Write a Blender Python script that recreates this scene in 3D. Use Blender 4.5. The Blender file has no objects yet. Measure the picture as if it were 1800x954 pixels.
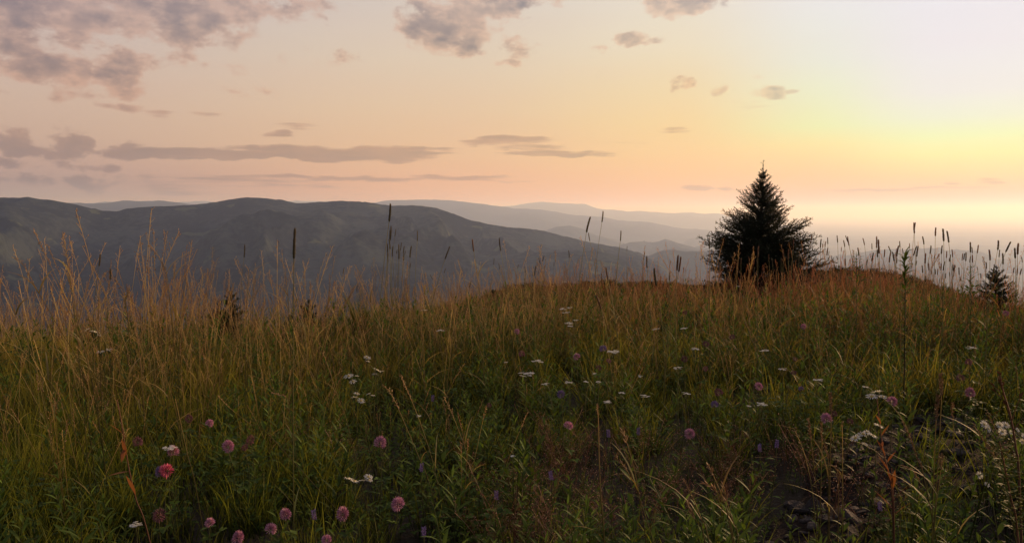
import bpy, math, random
import numpy as np
from mathutils import Vector, Matrix, Quaternion

R = math.radians
rng = np.random.RandomState(7)
random.seed(7)
scene = bpy.context.scene
COL = scene.collection

# ---------------------------------------------------------------- camera
FPX = 1413.0            # focal length in photo pixels (photo 1800 x 954)
PITCH = R(-4.25)
CAMZ = 1.08
cam_d = bpy.data.cameras.new("camera")
cam = bpy.data.objects.new("camera", cam_d)
COL.objects.link(cam)
cam_d.sensor_width = 36.0
cam_d.lens = FPX / 1800.0 * 36.0
cam_d.clip_start = 0.05
cam_d.clip_end = 600000.0
cam.location = (0, 0, CAMZ)
cam.rotation_euler = (R(90) + PITCH, 0, 0)
scene.camera = cam

# ---------------------------------------------------------------- sky and sun
SUN_AZ, SUN_EL = 46.0, 10.0      # degrees, azimuth clockwise from the view direction (+Y)
world = bpy.data.worlds.new("World")
scene.world = world
world.use_nodes = True


def lin(r, g, b):
    f = lambda c: (c / 255 / 12.92) if c / 255 <= 0.04045 else ((c / 255 + 0.055) / 1.055) ** 2.4
    return (f(r), f(g), f(b), 1.0)


def px_dir(px, py):
    u, v = (px - 900) / FPX, (477 - py) / FPX
    c, s = math.cos(PITCH), math.sin(PITCH)
    return Vector((u, c - v * s, s + v * c)).normalized()


def px_azel(px, py):
    d = px_dir(px, py)
    return math.degrees(math.atan2(d.x, d.y)), math.degrees(math.asin(d.z))


class NT:
    def __init__(s, tree):
        s.t = tree
        tree.nodes.clear()

    def n(s, typ, **kw):
        nd = s.t.nodes.new(typ)
        for k, v in kw.items():
            if k.startswith('i_'):
                key = k[2:]
                key = int(key) if key.isdigit() else key.replace('_', ' ')
                s.set(nd.inputs[key], v)
            else:
                setattr(nd, k, v)
        return nd

    def set(s, sock, v):
        if isinstance(v, bpy.types.NodeSocket):
            s.t.links.new(v, sock)
        else:
            sock.default_value = v

    def math(s, op, a, b=0.0, clamp=False):
        nd = s.t.nodes.new('ShaderNodeMath')
        nd.operation = op
        nd.use_clamp = clamp
        s.set(nd.inputs[0], a)
        s.set(nd.inputs[1], b)
        return nd.outputs[0]

    def vmath(s, op, a, b=(0, 0, 0)):
        nd = s.t.nodes.new('ShaderNodeVectorMath')
        nd.operation = op
        s.set(nd.inputs[0], a)
        if op != 'SCALE':
            s.set(nd.inputs[1], b)
        else:
            s.set(nd.inputs['Scale'], b)
        return nd.outputs['Value'] if op in ('DOT_PRODUCT', 'LENGTH', 'DISTANCE') else nd.outputs[0]

    def smooth(s, x, lo, hi, a=0.0, b=1.0):
        nd = s.t.nodes.new('ShaderNodeMapRange')
        nd.interpolation_type = 'SMOOTHSTEP'
        s.set(nd.inputs['Value'], x)
        for k, v in (('From Min', lo), ('From Max', hi), ('To Min', a), ('To Max', b)):
            s.set(nd.inputs[k], v)
        return nd.outputs[0]

    def mix(s, f, a, b, blend='MIX'):
        nd = s.t.nodes.new('ShaderNodeMix')
        nd.data_type = 'RGBA'
        nd.blend_type = blend
        nd.clamp_factor = True
        s.set(nd.inputs['Factor'], f)
        s.set(nd.inputs['A'], a)
        s.set(nd.inputs['B'], b)
        return nd.outputs['Result']

    def ramp(s, x, stops, interp='LINEAR'):
        nd = s.t.nodes.new('ShaderNodeValToRGB')
        cr = nd.color_ramp
        cr.interpolation = interp
        while len(cr.elements) < len(stops):
            cr.elements.new(0.5)
        for e, (p, c) in zip(cr.elements, stops):
            e.position = p
            e.color = c
        s.set(nd.inputs[0], x)
        return nd.outputs[0]

    def noise(s, vec, scale, detail=4, rough=0.55, dim='3D', dist=0.0, w=0.0):
        nd = s.t.nodes.new('ShaderNodeTexNoise')
        nd.noise_dimensions = dim
        if vec is not None:
            s.set(nd.inputs['Vector'], vec)
        s.set(nd.inputs['Scale'], scale)
        s.set(nd.inputs['Detail'], detail)
        s.set(nd.inputs['Roughness'], rough)
        s.set(nd.inputs['Distortion'], dist)
        return nd.outputs[0]


# cloud patches: (centre x, centre y, half width, half height, strength) as directions read off the photo
CLOUDS = [
    (50, 28, 150, 46, 1.0), (180, 12, 90, 34, .8), (310, 34, 120, 44, 1.0), (420, 8, 150, 26, .8), (352, 66, 60, 16, .8), (20, 75, 60, 18, .7),
    (65, 112, 78, 30, .95), (112, 122, 45, 24, 1.0), (218, 126, 54, 34, 1.0), (10, 92, 40, 30, .8),
    (320, 98, 40, 12, .5), (395, 62, 50, 12, .6),
    (790, 44, 80, 44, 1.1), (735, 58, 38, 16, .95), (770, 72, 46, 14, .8), (850, 8, 95, 30, .85), (940, -5, 70, 20, .6),
    (1195, 8, 58, 22, .95), (1112, 69, 26, 12, .8), (1140, 74, 26, 6, .55), (1062, 87, 16, 8, .6),
    (908, 84, 32, 18, .55), (895, 115, 18, 8, .5),
    (1345, 166, 38, 10, .65), (1322, 185, 34, 7, .5), (1392, 163, 22, 4, .6), (1260, 160, 20, 7, .6), (1196, 150, 18, 11, .6), (1330, 136, 22, 4, .35),
    (20, 252, 40, 22, .75), (50, 268, 36, 12, .7), (125, 255, 32, 25, .85), (105, 272, 34, 11, .7), (228, 266, 34, 12, .85), (80, 290, 140, 8, .5),
    (420, 273, 270, 8, 1.3), (560, 270, 150, 12, 1.1), (660, 270, 130, 12, 1.0), (740, 276, 60, 8, .7), (220, 320, 330, 14, .45),
    (885, 247, 70, 9, .75), (985, 270, 90, 6, .75), (930, 258, 60, 6, .5), (1095, 252, 50, 4, .35),
    (700, 314, 190, 5, .65), (860, 320, 80, 3, .35),
    (515, 220, 40, 6, .6), (488, 238, 24, 6, .55), (360, 203, 26, 6, .5), (210, 188, 50, 7, .65), (275, 196, 30, 7, .5),
    (560, 100, 60, 12, .3), (1570, 333, 150, 3, .6), (1742, 321, 20, 6, .6), (1680, 323, 18, 4, .4), (1228, 330, 24, 5, .5), (1275, 330, 18, 5, .45),
    (1190, 228, 36, 5, .35), (1200, 238, 26, 3, .3), (390, 120, 50, 8, .35), (100, 165, 90, 9, .28), (430, 160, 70, 8, .3),
]


def build_world():
    T = NT(world.node_tree)
    tc = T.n('ShaderNodeTexCoord')
    d = T.vmath('NORMALIZE', tc.outputs['Generated'])
    sep = T.n('ShaderNodeSeparateXYZ', i_0=d)
    X, Y, Z = sep.outputs
    az = T.math('MULTIPLY', T.math('ARCTAN2', X, Y), 180 / math.pi)
    el = T.math('MULTIPLY', T.math('ARCSINE', Z), 180 / math.pi)
    # angle from the sun's bearing, wrapped
    da = T.math('SUBTRACT', az, 42.0)
    da = T.math('ABSOLUTE', T.math('WRAP', da, -180.0))
    nd = da.node
    wrapn = nd.inputs[0].links[0].from_node
    wrapn.inputs[2].default_value = 180.0
    t = T.math('DIVIDE', el, 30.0, clamp=True)
    E = lambda py, px: min(1, max(0, px_azel(px, py)[1] / 30.0))
    def rampcols(cols, px=900):
        return T.ramp(t, [(E(py, px) if py < 372 else 0.0, lin(*c)) for py, c in cols])
    # 74 deg from the sun: left edge; 42: centre; 22: behind the spruce; 10: right edge; 180: behind the camera
    LEFT = rampcols([(372, (176, 138, 128)), (345, (158, 134, 134)), (320, (170, 142, 136)), (290, (187, 155, 142)), (240, (203, 171, 151)), (180, (208, 180, 161)), (120, (207, 184, 170)), (0, (200, 185, 182)), (-200, (150, 145, 160))], px=100)
    MID = rampcols([(372, (238, 160, 104)), (345, (240, 172, 116)), (310, (238, 180, 132)), (270, (236, 191, 145)), (200, (232, 199, 162)), (100, (226, 206, 182)), (0, (218, 205, 194)), (-200, (170, 165, 175))], px=800)
    CR = rampcols([(372, (242, 160, 92)), (345, (250, 178, 108)), (310, (252, 194, 126)), (270, (252, 208, 140)), (220, (248, 214, 152)), (150, (242, 219, 174)), (80, (238, 224, 196)), (0, (234, 224, 208)), (-200, (185, 180, 185))], px=1150)
    CR2 = rampcols([(372, (166, 104, 56)), (350, (212, 142, 82)), (330, (242, 178, 110)), (295, (252, 206, 134)), (255, (248, 230, 154)), (225, (236, 241, 178)), (170, (234, 240, 204)), (110, (233, 235, 222)), (0, (235, 234, 236)), (-200, (205, 203, 208))], px=1380)
    RIGHT = rampcols([(372, (140, 88, 48)), (350, (190, 126, 72)), (330, (230, 168, 98)), (305, (252, 208, 128)), (270, (247, 240, 156)), (240, (236, 247, 184)), (205, (234, 240, 216)), (160, (236, 236, 234)), (80, (236, 234, 240)), (0, (236, 234, 242)), (-200, (225, 222, 226))], px=1680)
    BACK = rampcols([(372, (104, 100, 114)), (300, (120, 112, 124)), (150, (128, 124, 138)), (0, (120, 120, 138)), (-200, (105, 110, 130))])
    c = T.mix(T.smooth(da, 14, 22), RIGHT, CR2)
    c = T.mix(T.smooth(da, 20, 31), c, CR)
    c = T.mix(T.smooth(da, 29, 47), c, MID)
    c = T.mix(T.smooth(da, 43, 76), c, LEFT)
    c = T.mix(T.smooth(da, 80, 140), c, BACK)
    # towards the zenith: dusky blue lavender
    c = T.mix(T.smooth(el, 16, 60), c, lin(146, 142, 156))
    # soft large scale unevenness and thin veil streaks
    comb = T.n('ShaderNodeCombineXYZ', i_0=az, i_1=el, i_2=0.0)
    p = comb.outputs[0]
    pst = T.vmath('MULTIPLY', p, (0.045, 0.30, 1))
    veil = T.noise(pst, 1.0, 5, 0.6)
    c = T.mix(T.smooth(veil, 0.35, 0.75, 0.0, 0.16), c, T.mix(1.0, c, (1.0, .84, .86, 1), 'MULTIPLY'))
    # clouds
    warp = T.n('ShaderNodeTexNoise', noise_dimensions='3D', i_Vector=p, i_Scale=0.42, i_Detail=4)
    wv = T.vmath('MULTIPLY', T.vmath('SUBTRACT', warp.outputs['Color'], (.5, .5, .5)), (2.2, 0.9, 0))
    pw = T.vmath('ADD', p, wv)
    M = None
    for cx, cy, hw, hh, st in CLOUDS:
        a0, e0 = px_azel(cx, cy)
        k = math.degrees(1 / FPX) * math.cos(R(a0)) ** 2
        v = T.vmath('MULTIPLY', T.vmath('SUBTRACT', pw, (a0, e0, 0)), (1 / (hw * k), 1 / (hh * math.degrees(1 / FPX)), 0))
        q = T.vmath('DOT_PRODUCT', v, v)
        m = T.math('MULTIPLY', T.math('SUBTRACT', 1.75, q), st)
        M = m if M is None else T.math('MAXIMUM', M, m)
    M = T.math('MINIMUM', T.math('MAXIMUM', M, -3.0), 1.5)
    pn = T.vmath('MULTIPLY', p, (0.42, 0.72, 1))
    f1 = T.noise(pn, 1.25, 9, 0.60)
    fs = T.noise(T.vmath('MULTIPLY', p, (0.10, 1.5, 1)), 1.0, 8, 0.62)
    streak = T.math('MULTIPLY', T.smooth(el, 8.5, 6.0), T.smooth(az, -27, -23))
    f1 = T.math('ADD', T.math('MULTIPLY', f1, T.math('SUBTRACT', 1.0, streak)), T.math('MULTIPLY', fs, streak))
    f2 = T.noise(T.vmath('ADD', pn, (0.45, 0.40, 0)), 0.55, 3, 0.5)
    dens = T.math('ADD', T.math('MULTIPLY', M, 1.5), T.math('MULTIPLY', T.math('SUBTRACT', f1, 0.53), 7.5))
    alpha = T.smooth(dens, 0.15, 1.5)
    # clouds that lie outside the frame: a loose broken deck that carries on round the sky
    far = T.smooth(T.math('ABSOLUTE', az), 36, 55)
    far = T.math('MULTIPLY', far, T.smooth(el, 3, 12))
    fd = T.noise(T.vmath('MULTIPLY', d, (2.2, 2.2, 6)), 1.6, 6, 0.6)
    alpha = T.math('MAXIMUM', alpha, T.math('MULTIPLY', far, T.smooth(fd, 0.5, 0.68)))
    alpha = T.math('MULTIPLY', alpha, 0.93)
    relief = T.math('MULTIPLY', T.math('SUBTRACT', T.noise(pn, 0.55, 3, 0.5), f2), 2.0)
    lit = T.math('ADD', T.math('SUBTRACT', 1.0, T.math('MULTIPLY', T.smooth(dens, 0.5, 3.0), 0.70)), relief, clamp=True)
    shade_c = T.mix(1.0, c, (0.37, 0.37, 0.45, 1), 'MULTIPLY')
    lit_c = T.mix(1.0, c, (0.94, 0.78, 0.72, 1), 'MULTIPLY')
    cc = T.mix(lit, shade_c, lit_c)
    cc = T.mix(T.smooth(el, 8, 3, 0, .85), cc, T.mix(0.28, shade_c, c))
    c = T.mix(alpha, c, cc)
    # the physical sky, a small share of it
    sky = T.n('ShaderNodeTexSky')
    sky.sky_type = 'NISHITA'
    sky.sun_disc = False
    sky.sun_elevation = R(SUN_EL)
    sky.sun_rotation = R(SUN_AZ)
    sky.altitude = 1400
    sky.dust_density = 3.0
    bg1 = T.n('ShaderNodeBackground', i_Color=sky.outputs[0], i_Strength=0.05)
    bg2 = T.n('ShaderNodeBackground', i_Color=c, i_Strength=1.0)
    mx = T.n('ShaderNodeMixShader', i_0=0.96, i_1=bg1.outputs[0], i_2=bg2.outputs[0])
    out = T.n('ShaderNodeOutputWorld')
    T.t.links.new(mx.outputs[0], out.inputs[0])


build_world()

sun_d = bpy.data.lights.new("sun", 'SUN')
sun = bpy.data.objects.new("sun", sun_d)
COL.objects.link(sun)
sun_d.energy = 5.0
sun_d.angle = R(1.5)
sun_d.color = (1.0, 0.62, 0.34)
sv = Vector((math.sin(R(SUN_AZ)) * math.cos(R(SUN_EL)), math.cos(R(SUN_AZ)) * math.cos(R(SUN_EL)), math.sin(R(SUN_EL))))
sun.rotation_euler = (-sv).to_track_quat('-Z', 'Y').to_euler()

vs = scene.view_settings
vs.view_transform = 'Standard'
vs.look = 'None'
vs.exposure = 0.0
vs.gamma = 1.0
vs.use_curve_mapping = False
cy = scene.cycles
cy.use_denoising = True
cy.max_bounces = 5
cy.diffuse_bounces = 3
cy.glossy_bounces = 2
cy.transmission_bounces = 3
cy.volume_bounces = 1
cy.sample_clamp_indirect = 4.0
cy.caustics_reflective = cy.caustics_refractive = False


# ---------------------------------------------------------------- helpers
def tag(o, label=None, cat=None, group=None, kind=None):
    if label: o['label'] = label
    if cat: o['category'] = cat
    if group: o['group'] = group
    if kind: o['kind'] = kind
    return o


def link(name, data, parent=None, loc=None):
    o = bpy.data.objects.new(name, data)
    COL.objects.link(o)
    if parent is not None:
        o.parent = parent
    if loc is not None:
        o.location = loc
    return o


def empty(name, loc, label, cat, group=None, rz=0.0):
    o = bpy.data.objects.new(name, None)
    COL.objects.link(o)
    o.location = loc
    o.rotation_euler = (0, 0, rz)
    o.empty_display_size = 0.05
    return tag(o, label, cat, group, 'thing')


def _hash(ix, iy, seed):
    n = (ix.astype(np.int64) * 374761393 + iy.astype(np.int64) * 668265263 + seed * 1442695041) & 0x7fffffff
    n = ((n ^ (n >> 13)) * 1274126177) & 0x7fffffff
    n = (n ^ (n >> 16)) & 0xffffff
    return n / float(0xffffff)


def vnoise(x, y, seed=0):
    x = np.asarray(x, float); y = np.asarray(y, float)
    ix = np.floor(x); iy = np.floor(y)
    fx = x - ix; fy = y - iy
    fx = fx * fx * fx * (fx * (fx * 6 - 15) + 10); fy = fy * fy * fy * (fy * (fy * 6 - 15) + 10)
    a = _hash(ix, iy, seed); b = _hash(ix + 1, iy, seed); c = _hash(ix, iy + 1, seed); d = _hash(ix + 1, iy + 1, seed)
    return (a + (b - a) * fx) * (1 - fy) + (c + (d - c) * fx) * fy


def fbm(x, y, seed=0, octs=5, gain=0.5):
    v = 0.0; amp = 1.0; tot = 0.0
    for i in range(octs):
        v = v + amp * vnoise(x * 2 ** i + 17.3 * i, y * 2 ** i + 9.1 * i, seed + i)
        tot += amp; amp *= gain
    return v / tot


def grid_mesh(name, P, closed_u=False):
    """P: (nu, nv, 3) array -> quad grid mesh."""
    nu, nv = P.shape[:2]
    idx = np.arange(nu * nv).reshape(nu, nv)
    if closed_u:
        nxt = np.roll(idx, -1, axis=0)
        f = np.stack([idx[:, :-1], nxt[:, :-1], nxt[:, 1:], idx[:, 1:]], -1).reshape(-1, 4)
    else:
        f = np.stack([idx[:-1, :-1], idx[1:, :-1], idx[1:, 1:], idx[:-1, 1:]], -1).reshape(-1, 4)
    me = bpy.data.meshes.new(name)
    me.vertices.add(nu * nv)
    me.vertices.foreach_set('co', P.reshape(-1).astype(np.float32))
    me.loops.add(f.size)
    me.polygons.add(len(f))
    me.polygons.foreach_set('loop_start', np.arange(0, f.size, 4, dtype=np.int32))
    me.loops.foreach_set('vertex_index', f.reshape(-1).astype(np.int32))
    me.polygons.foreach_set('use_smooth', np.ones(len(f), bool))
    me.update(calc_edges=True)
    return me


class MB:
    """collects verts/faces with a per-vertex height value h and a per-piece random value c"""
    def __init__(s):
        s.v = []; s.f = []; s.h = []; s.c = []; s.m = []

    def add(s, vs, fs, hs, c=0.5, mat=0):
        n = len(s.v)
        s.v.extend([tuple(p) for p in vs])
        s.f.extend([tuple(i + n for i in f) for f in fs])
        s.h.extend(hs if hasattr(hs, '__len__') else [hs] * len(vs))
        s.c.extend([c] * len(vs))
        s.m.extend([mat] * len(fs))

    def ribbon(s, pts, widths, side, hs=None, c=0.5, mat=0, fold=0.0):
        n = len(pts)
        vs = []; hh = []
        for i, (p, w) in enumerate(zip(pts, widths)):
            hv = (i / (n - 1)) if hs is None else hs[i]
            if i == n - 1 and w < 1e-5:
                vs.append(p); hh.append(hv)
            else:
                vs.append(p - side * w); vs.append(p + side * w); hh += [hv, hv]
        fs = []
        for i in range(n - 1):
            a = 2 * i
            if i == n - 2 and widths[-1] < 1e-5:
                fs.append((a, a + 1, a + 2))
            else:
                fs.append((a, a + 1, a + 3, a + 2))
        s.add(vs, fs, hh, c, mat)

    def leaf(s, pts, widths, side, up, hs=0.5, c=0.5, mat=0, fold=0.25):
        """a folded blade with a midrib: three rows of verts"""
        n = len(pts); vs = []; fs = []; hh = []
        for i, (p, w) in enumerate(zip(pts, widths)):
            vs += [p - side * w + up * (w * fold), p, p + side * w + up * (w * fold)]
            hh += [hs] * 3
        for i in range(n - 1):
            a = 3 * i
            fs += [(a, a + 1, a + 4, a + 3), (a + 1, a + 2, a + 5, a + 4)]
        s.add(vs, fs, hh, c, mat)

    def tube(s, pts, radii, sides=4, hs=None, c=0.5, mat=0, cap=False):
        n = len(pts); vs = []; hh = []
        for i, p in enumerate(pts):
            t = (pts[min(i + 1, n - 1)] - pts[max(i - 1, 0)])
            if t.length < 1e-9: t = Vector((0, 0, 1))
            t.normalize()
            a = t.orthogonal().normalized() if abs(t.z) < 0.9 else Vector((1, 0, 0))
            a = (a - t * a.dot(t)).normalized()
            b = t.cross(a)
            hv = (i / (n - 1)) if hs is None else (hs if not hasattr(hs, '__len__') else hs[i])
            for k in range(sides):
                an = 2 * math.pi * k / sides
                vs.append(p + (a * math.cos(an) + b * math.sin(an)) * radii[i]); hh.append(hv)
        fs = []
        for i in range(n - 1):
            for k in range(sides):
                k2 = (k + 1) % sides
                fs.append((i * sides + k, i * sides + k2, (i + 1) * sides + k2, (i + 1) * sides + k))
        if cap:
            fs.append(tuple(range((n - 1) * sides, n * sides)))
            fs.append(tuple(reversed(range(sides))))
        s.add(vs, fs, hh, c, mat)

    def spikelet(s, p, d, L, w, h=1.0, c=0.5, mat=0):
        """long diamond, three sided"""
        d = d.normalized(); a = d.orthogonal().normalized(); b = d.cross(a)
        m = p + d * (L * 0.4)
        vs = [p, p + d * L] + [m + (a * math.cos(k * 2.094) + b * math.sin(k * 2.094)) * w for k in range(3)]
        s.add(vs, [(0, 3, 2), (0, 4, 3), (0, 2, 4), (1, 2, 3), (1, 3, 4), (1, 4, 2)], h, c, mat)

    def mesh(s, name, mats, smooth=True):
        me = bpy.data.meshes.new(name)
        me.from_pydata(s.v, [], s.f)
        for nm, arr in (('h', s.h), ('c', s.c)):
            at = me.attributes.new(nm, 'FLOAT', 'POINT')
            at.data.foreach_set('value', np.array(arr, np.float32))
        for m in mats:
            me.materials.append(m)
        me.polygons.foreach_set('material_index', np.array(s.m, np.int32))
        me.polygons.foreach_set('use_smooth', np.full(len(s.f), smooth))
        me.update()
        return me


def new_mat(name):
    m = bpy.data.materials.new(name)
    m.use_nodes = True
    return m, NT(m.node_tree)


def finish(T, shader, disp=None):
    o = T.n('ShaderNodeOutputMaterial')
    T.t.links.new(shader, o.inputs[0])


def plant_mat(name, base, tip, var=None, transl=0.35, rough=0.6, power=1.0, obj_rand=0.25, use_tint=False, tint_base=None, tint_tip=None, spec=0.12):
    """base/tip: colours along the piece (h attribute); var: a second tip colour mixed by the piece's random c"""
    m, T = new_mat(name)
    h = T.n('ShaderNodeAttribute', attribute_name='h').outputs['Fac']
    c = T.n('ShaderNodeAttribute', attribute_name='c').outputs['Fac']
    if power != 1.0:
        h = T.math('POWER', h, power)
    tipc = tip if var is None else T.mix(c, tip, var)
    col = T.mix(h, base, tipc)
    if use_tint:
        ti = T.n('ShaderNodeAttribute', attribute_name='tint', attribute_type='INSTANCER').outputs['Fac']
        col2 = T.mix(h, tint_base, tint_tip)
        col = T.mix(ti, col, col2)
    oi = T.n('ShaderNodeObjectInfo').outputs['Random']
    v = T.math('ADD', T.math('MULTIPLY', oi, obj_rand * 2), 1 - obj_rand)
    v = T.math('MULTIPLY', v, T.math('ADD', T.math('MULTIPLY', c, 0.5), 0.75))
    hs = T.n('ShaderNodeHueSaturation', i_Color=col, i_Value=v)
    T.set(hs.inputs['Hue'], T.math('ADD', 0.485, T.math('MULTIPLY', c, 0.03)))
    col = hs.outputs[0]
    bs = T.n('ShaderNodeBsdfPrincipled')
    T.set(bs.inputs['Base Color'], col)
    bs.inputs['Roughness'].default_value = rough
    bs.inputs['Specular IOR Level'].default_value = spec
    sh = bs.outputs[0]
    if transl > 0:
        tr = T.n('ShaderNodeBsdfTranslucent')
        T.set(tr.inputs[0], T.mix(1.0, col, (1.15, 1.1, 0.7, 1), 'MULTIPLY'))
        sh = T.n('ShaderNodeMixShader', i_0=transl, i_1=sh, i_2=tr.outputs[0]).outputs[0]
    finish(T, sh)
    return m


# ---------------------------------------------------------------- terrain
HAZE_TOP, BASE_Z = 640.0, -900.0
ROUT = 150000.0


def interp_px(pts, az):
    """profile given as photo pixels -> tangent of elevation per azimuth (deg)"""
    A = []; S = []
    for px, py in pts:
        d = px_dir(px, py)
        A.append(math.degrees(math.atan2(d.x, d.y))); S.append(d.z / math.hypot(d.x, d.y))
    return np.interp(az, A, S)


# brow of the meadow (dense grass tops)
BROW = [(-900, 585), (-200, 568), (0, 568), (200, 567), (400, 561), (600, 551), (750, 541), (850, 532), (920, 519), (1000, 511), (1100, 508), (1200, 510), (1350, 514), (1450, 502), (1550, 500), (1650, 512), (1750, 522), (1900, 530), (2600, 560)]
EFF = CAMZ - 0.44


def meadow_k(az):
    s = np.minimum(interp_px(BROW, az), -0.03)
    return s * s / (4 * EFF)


def meadow_z(x, y):
    x = np.asarray(x, float); y = np.asarray(y, float)
    r = np.hypot(x, y)
    az = np.degrees(np.arctan2(x, y))
    back = np.clip((np.abs(az) - 60) / 60, 0, 1)
    k = meadow_k(np.clip(az, -60, 60)) * (1 - back) + 0.0005 * back
    cap = 0.55 * (1 - back) + 0.25 * back
    rc = cap / (2 * k)
    z = np.where(r < rc, -k * r * r, -k * rc * rc - cap * (r - rc))
    bumps = (fbm(x * 0.55, y * 0.55, 3, 4) - 0.5) * 0.16 * np.clip((r - 0.5) / 3, 0.3, 1) + (fbm(x * 3, y * 3, 9, 3) - 0.5) * 0.05
    far = (fbm(x * 0.01, y * 0.01, 5, 5) - 0.5) * 0.35 * np.maximum(r - 60, 0)
    return np.maximum(z + bumps + np.minimum(far, 120), BASE_Z - 30)


def ground(x, y):
    return float(meadow_z(np.array([x]), np.array([y]))[0])


def proj(x, y, z):
    """world points -> photo pixels"""
    x = np.asarray(x, float); y = np.asarray(y, float); z = np.asarray(z, float) - CAMZ
    c, s = math.cos(PITCH), math.sin(PITCH)
    dep = y * c + z * s
    up = -y * s + z * c
    return 900 + FPX * x / dep, 477 - FPX * up / dep


def build_terrain():
    # materials
    def mountain_mat(name, dark, light, scale, fields=0.0):
        m, T = new_mat(name)
        g = T.n('ShaderNodeNewGeometry').outputs['Position']
        n1 = T.noise(T.vmath('MULTIPLY', g, (1, 1, 2)), scale, 8, 0.65)
        n2 = T.noise(g, scale * 14, 5, 0.7)
        f = T.smooth(T.math('ADD', n1, T.math('MULTIPLY', T.math('SUBTRACT', n2, 0.5), 0.7)), 0.4, 0.62)
        col = T.mix(f, dark, light)
        if fields:
            n3 = T.noise(T.vmath('MULTIPLY', g, (1, 1, 3)), scale * 2.2, 3, 0.5)
            col = T.mix(T.smooth(n3, 0.66, 0.69, 0, fields), col, (0.12, 0.14, 0.06, 1))
        bs = T.n('ShaderNodeBsdfDiffuse', i_Color=col)
        finish(T, bs.outputs[0])
        return m

    forest = mountain_mat("forest_slope", (0.007, 0.010, 0.013, 1), (0.040, 0.050, 0.044, 1), 0.0017, 0.5)
    forest_far = mountain_mat("far_forest_slope", (0.014, 0.020, 0.014, 1), (0.032, 0.040, 0.022, 1), 0.0003)
    plainm = mountain_mat("plain_fields", (0.04, 0.055, 0.025, 1), (0.14, 0.13, 0.06, 1), 0.0002, 0.5)

    # the ground sheet out to the horizon, hollowed under the nothing: one polar sheet
    azs = np.radians(np.linspace(0, 360, 181)[:-1])
    rs = np.concatenate([[0.0], np.geomspace(900, ROUT, 60)])
    A, Rr = np.meshgrid(azs, rs, indexing='ij')
    x = np.sin(A) * Rr; y = np.cos(A) * Rr
    z = BASE_Z + (fbm(x / 2600, y / 2600, 21, 5) - 0.5) * 90 * np.clip((ROUT * 0.9 - Rr) / ROUT, 0, 1)
    z = np.where(Rr > ROUT * 0.5, BASE_Z + (z - BASE_Z) * 0.2, z)
    me = grid_mesh("ground", np.stack([x, y, z], -1), True)
    me.materials.append(plainm)
    tag(link("ground", me), "wide hazy lowland plain reaching the horizon on the right", "plain", kind='structure')

    def ridge(name, label, pts, dist, wf, wb, spur, spur_w, seed, mat, naz, nr, az0=-62, az1=62, base=BASE_Z - 20, rough=0.0, dvar=0.0):
        az = np.linspace(az0, az1, naz)
        tanel = interp_px(pts, az)
        D = dist * (1 + dvar * (fbm(az * 0.05 + seed, az * 0 + seed, seed, 3) - 0.5) * 2)
        D = np.asarray(D) * np.ones_like(az)
        crest = CAMZ + (tanel + (fbm(az * 2.2 + seed, az * 0 + seed, seed + 40, 5, 0.62) - .5) * 0.0018) * D
        s = np.concatenate([np.linspace(-1, 0, int(nr * .75)), np.linspace(0, 1, nr - int(nr * .75) + 1)[1:]])
        Sg, Az = np.meshgrid(s, az)
        rr = D[:, None] + np.where(Sg < 0, Sg * wf, Sg * wb)
        x = np.sin(np.radians(Az)) * rr; y = np.cos(np.radians(Az)) * rr
        a = np.abs(Sg)
        prof = 1 - (a ** 1.15) * (1 - 0.25 * np.sin(a * math.pi))
        z = base + (crest[:, None] - base) * np.clip(prof, 0, 1)
        arc = np.radians(Az) * D[:, None] / spur_w
        wx = fbm(x / spur_w * 0.6, y / spur_w * 0.6, seed + 5, 3) * 2.2
        rn = 1 - np.abs(2 * vnoise(arc + wx, Sg * 1.3 + wx * 0.6, seed + 1) - 1)
        rn2 = 1 - np.abs(2 * vnoise(arc * 2.3 + wx * 1.7, Sg * 4, seed + 2) - 1)
        rn3 = fbm(x / spur_w * 3.5, y / spur_w * 3.5, seed + 3, 5, 0.6)
        env = np.clip(a * 3.2, 0, 1) * np.clip((1 - a) * 6, 0, 1)
        z = z + env * (spur * (rn - 0.75) + spur * 0.42 * (rn2 - 0.6) + spur * 0.34 * (rn3 - 0.5))
        z = z + rough * (fbm(x / 40, y / 40, seed + 8, 3) - 0.5) * (prof > 0)
        me = grid_mesh(name, np.stack([x, y, z], -1))
        me.materials.append(mat)
        return tag(link(name, me), label, "mountain", "mountain ridges fading into the haze", kind='structure')

    # dark main ridge on the left
    ridge("mountain_ridge", "long dark forested mountain ridge filling the left half", [
        (-1500, 420), (-600, 365), (-200, 350), (0, 347), (50, 347), (100, 353), (150, 363), (180, 370), (205, 371), (225, 367), (260, 363), (310, 361), (350, 359), (375, 356), (405, 350), (432, 347),
        (460, 348), (490, 351), (525, 357), (560, 355), (600, 353), (640, 355), (690, 362), (735, 361), (760, 364), (790, 373), (830, 388), (880, 398), (940, 403), (965, 408), (1000, 417),
        (1050, 428), (1100, 437), (1150, 458), (1220, 500), (1300, 545), (1500, 600), (2600, 700)],
        6200, 3900, 2600, 270, 620, 11, forest, 620, 190, rough=8.0, dvar=0.0)
    ridge("mountain_ridge", "lower dark spur in front of the long ridge's right end", [
        (-1500, 760), (500, 640), (700, 520), (800, 475), (870, 452), (920, 444), (980, 443), (1040, 440), (1065, 444), (1090, 453), (1120, 468), (1160, 495), (1250, 560), (2600, 900)],
        4700, 2300, 1200, 150, 420, 31, forest, 420, 110, rough=6.0)
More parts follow.
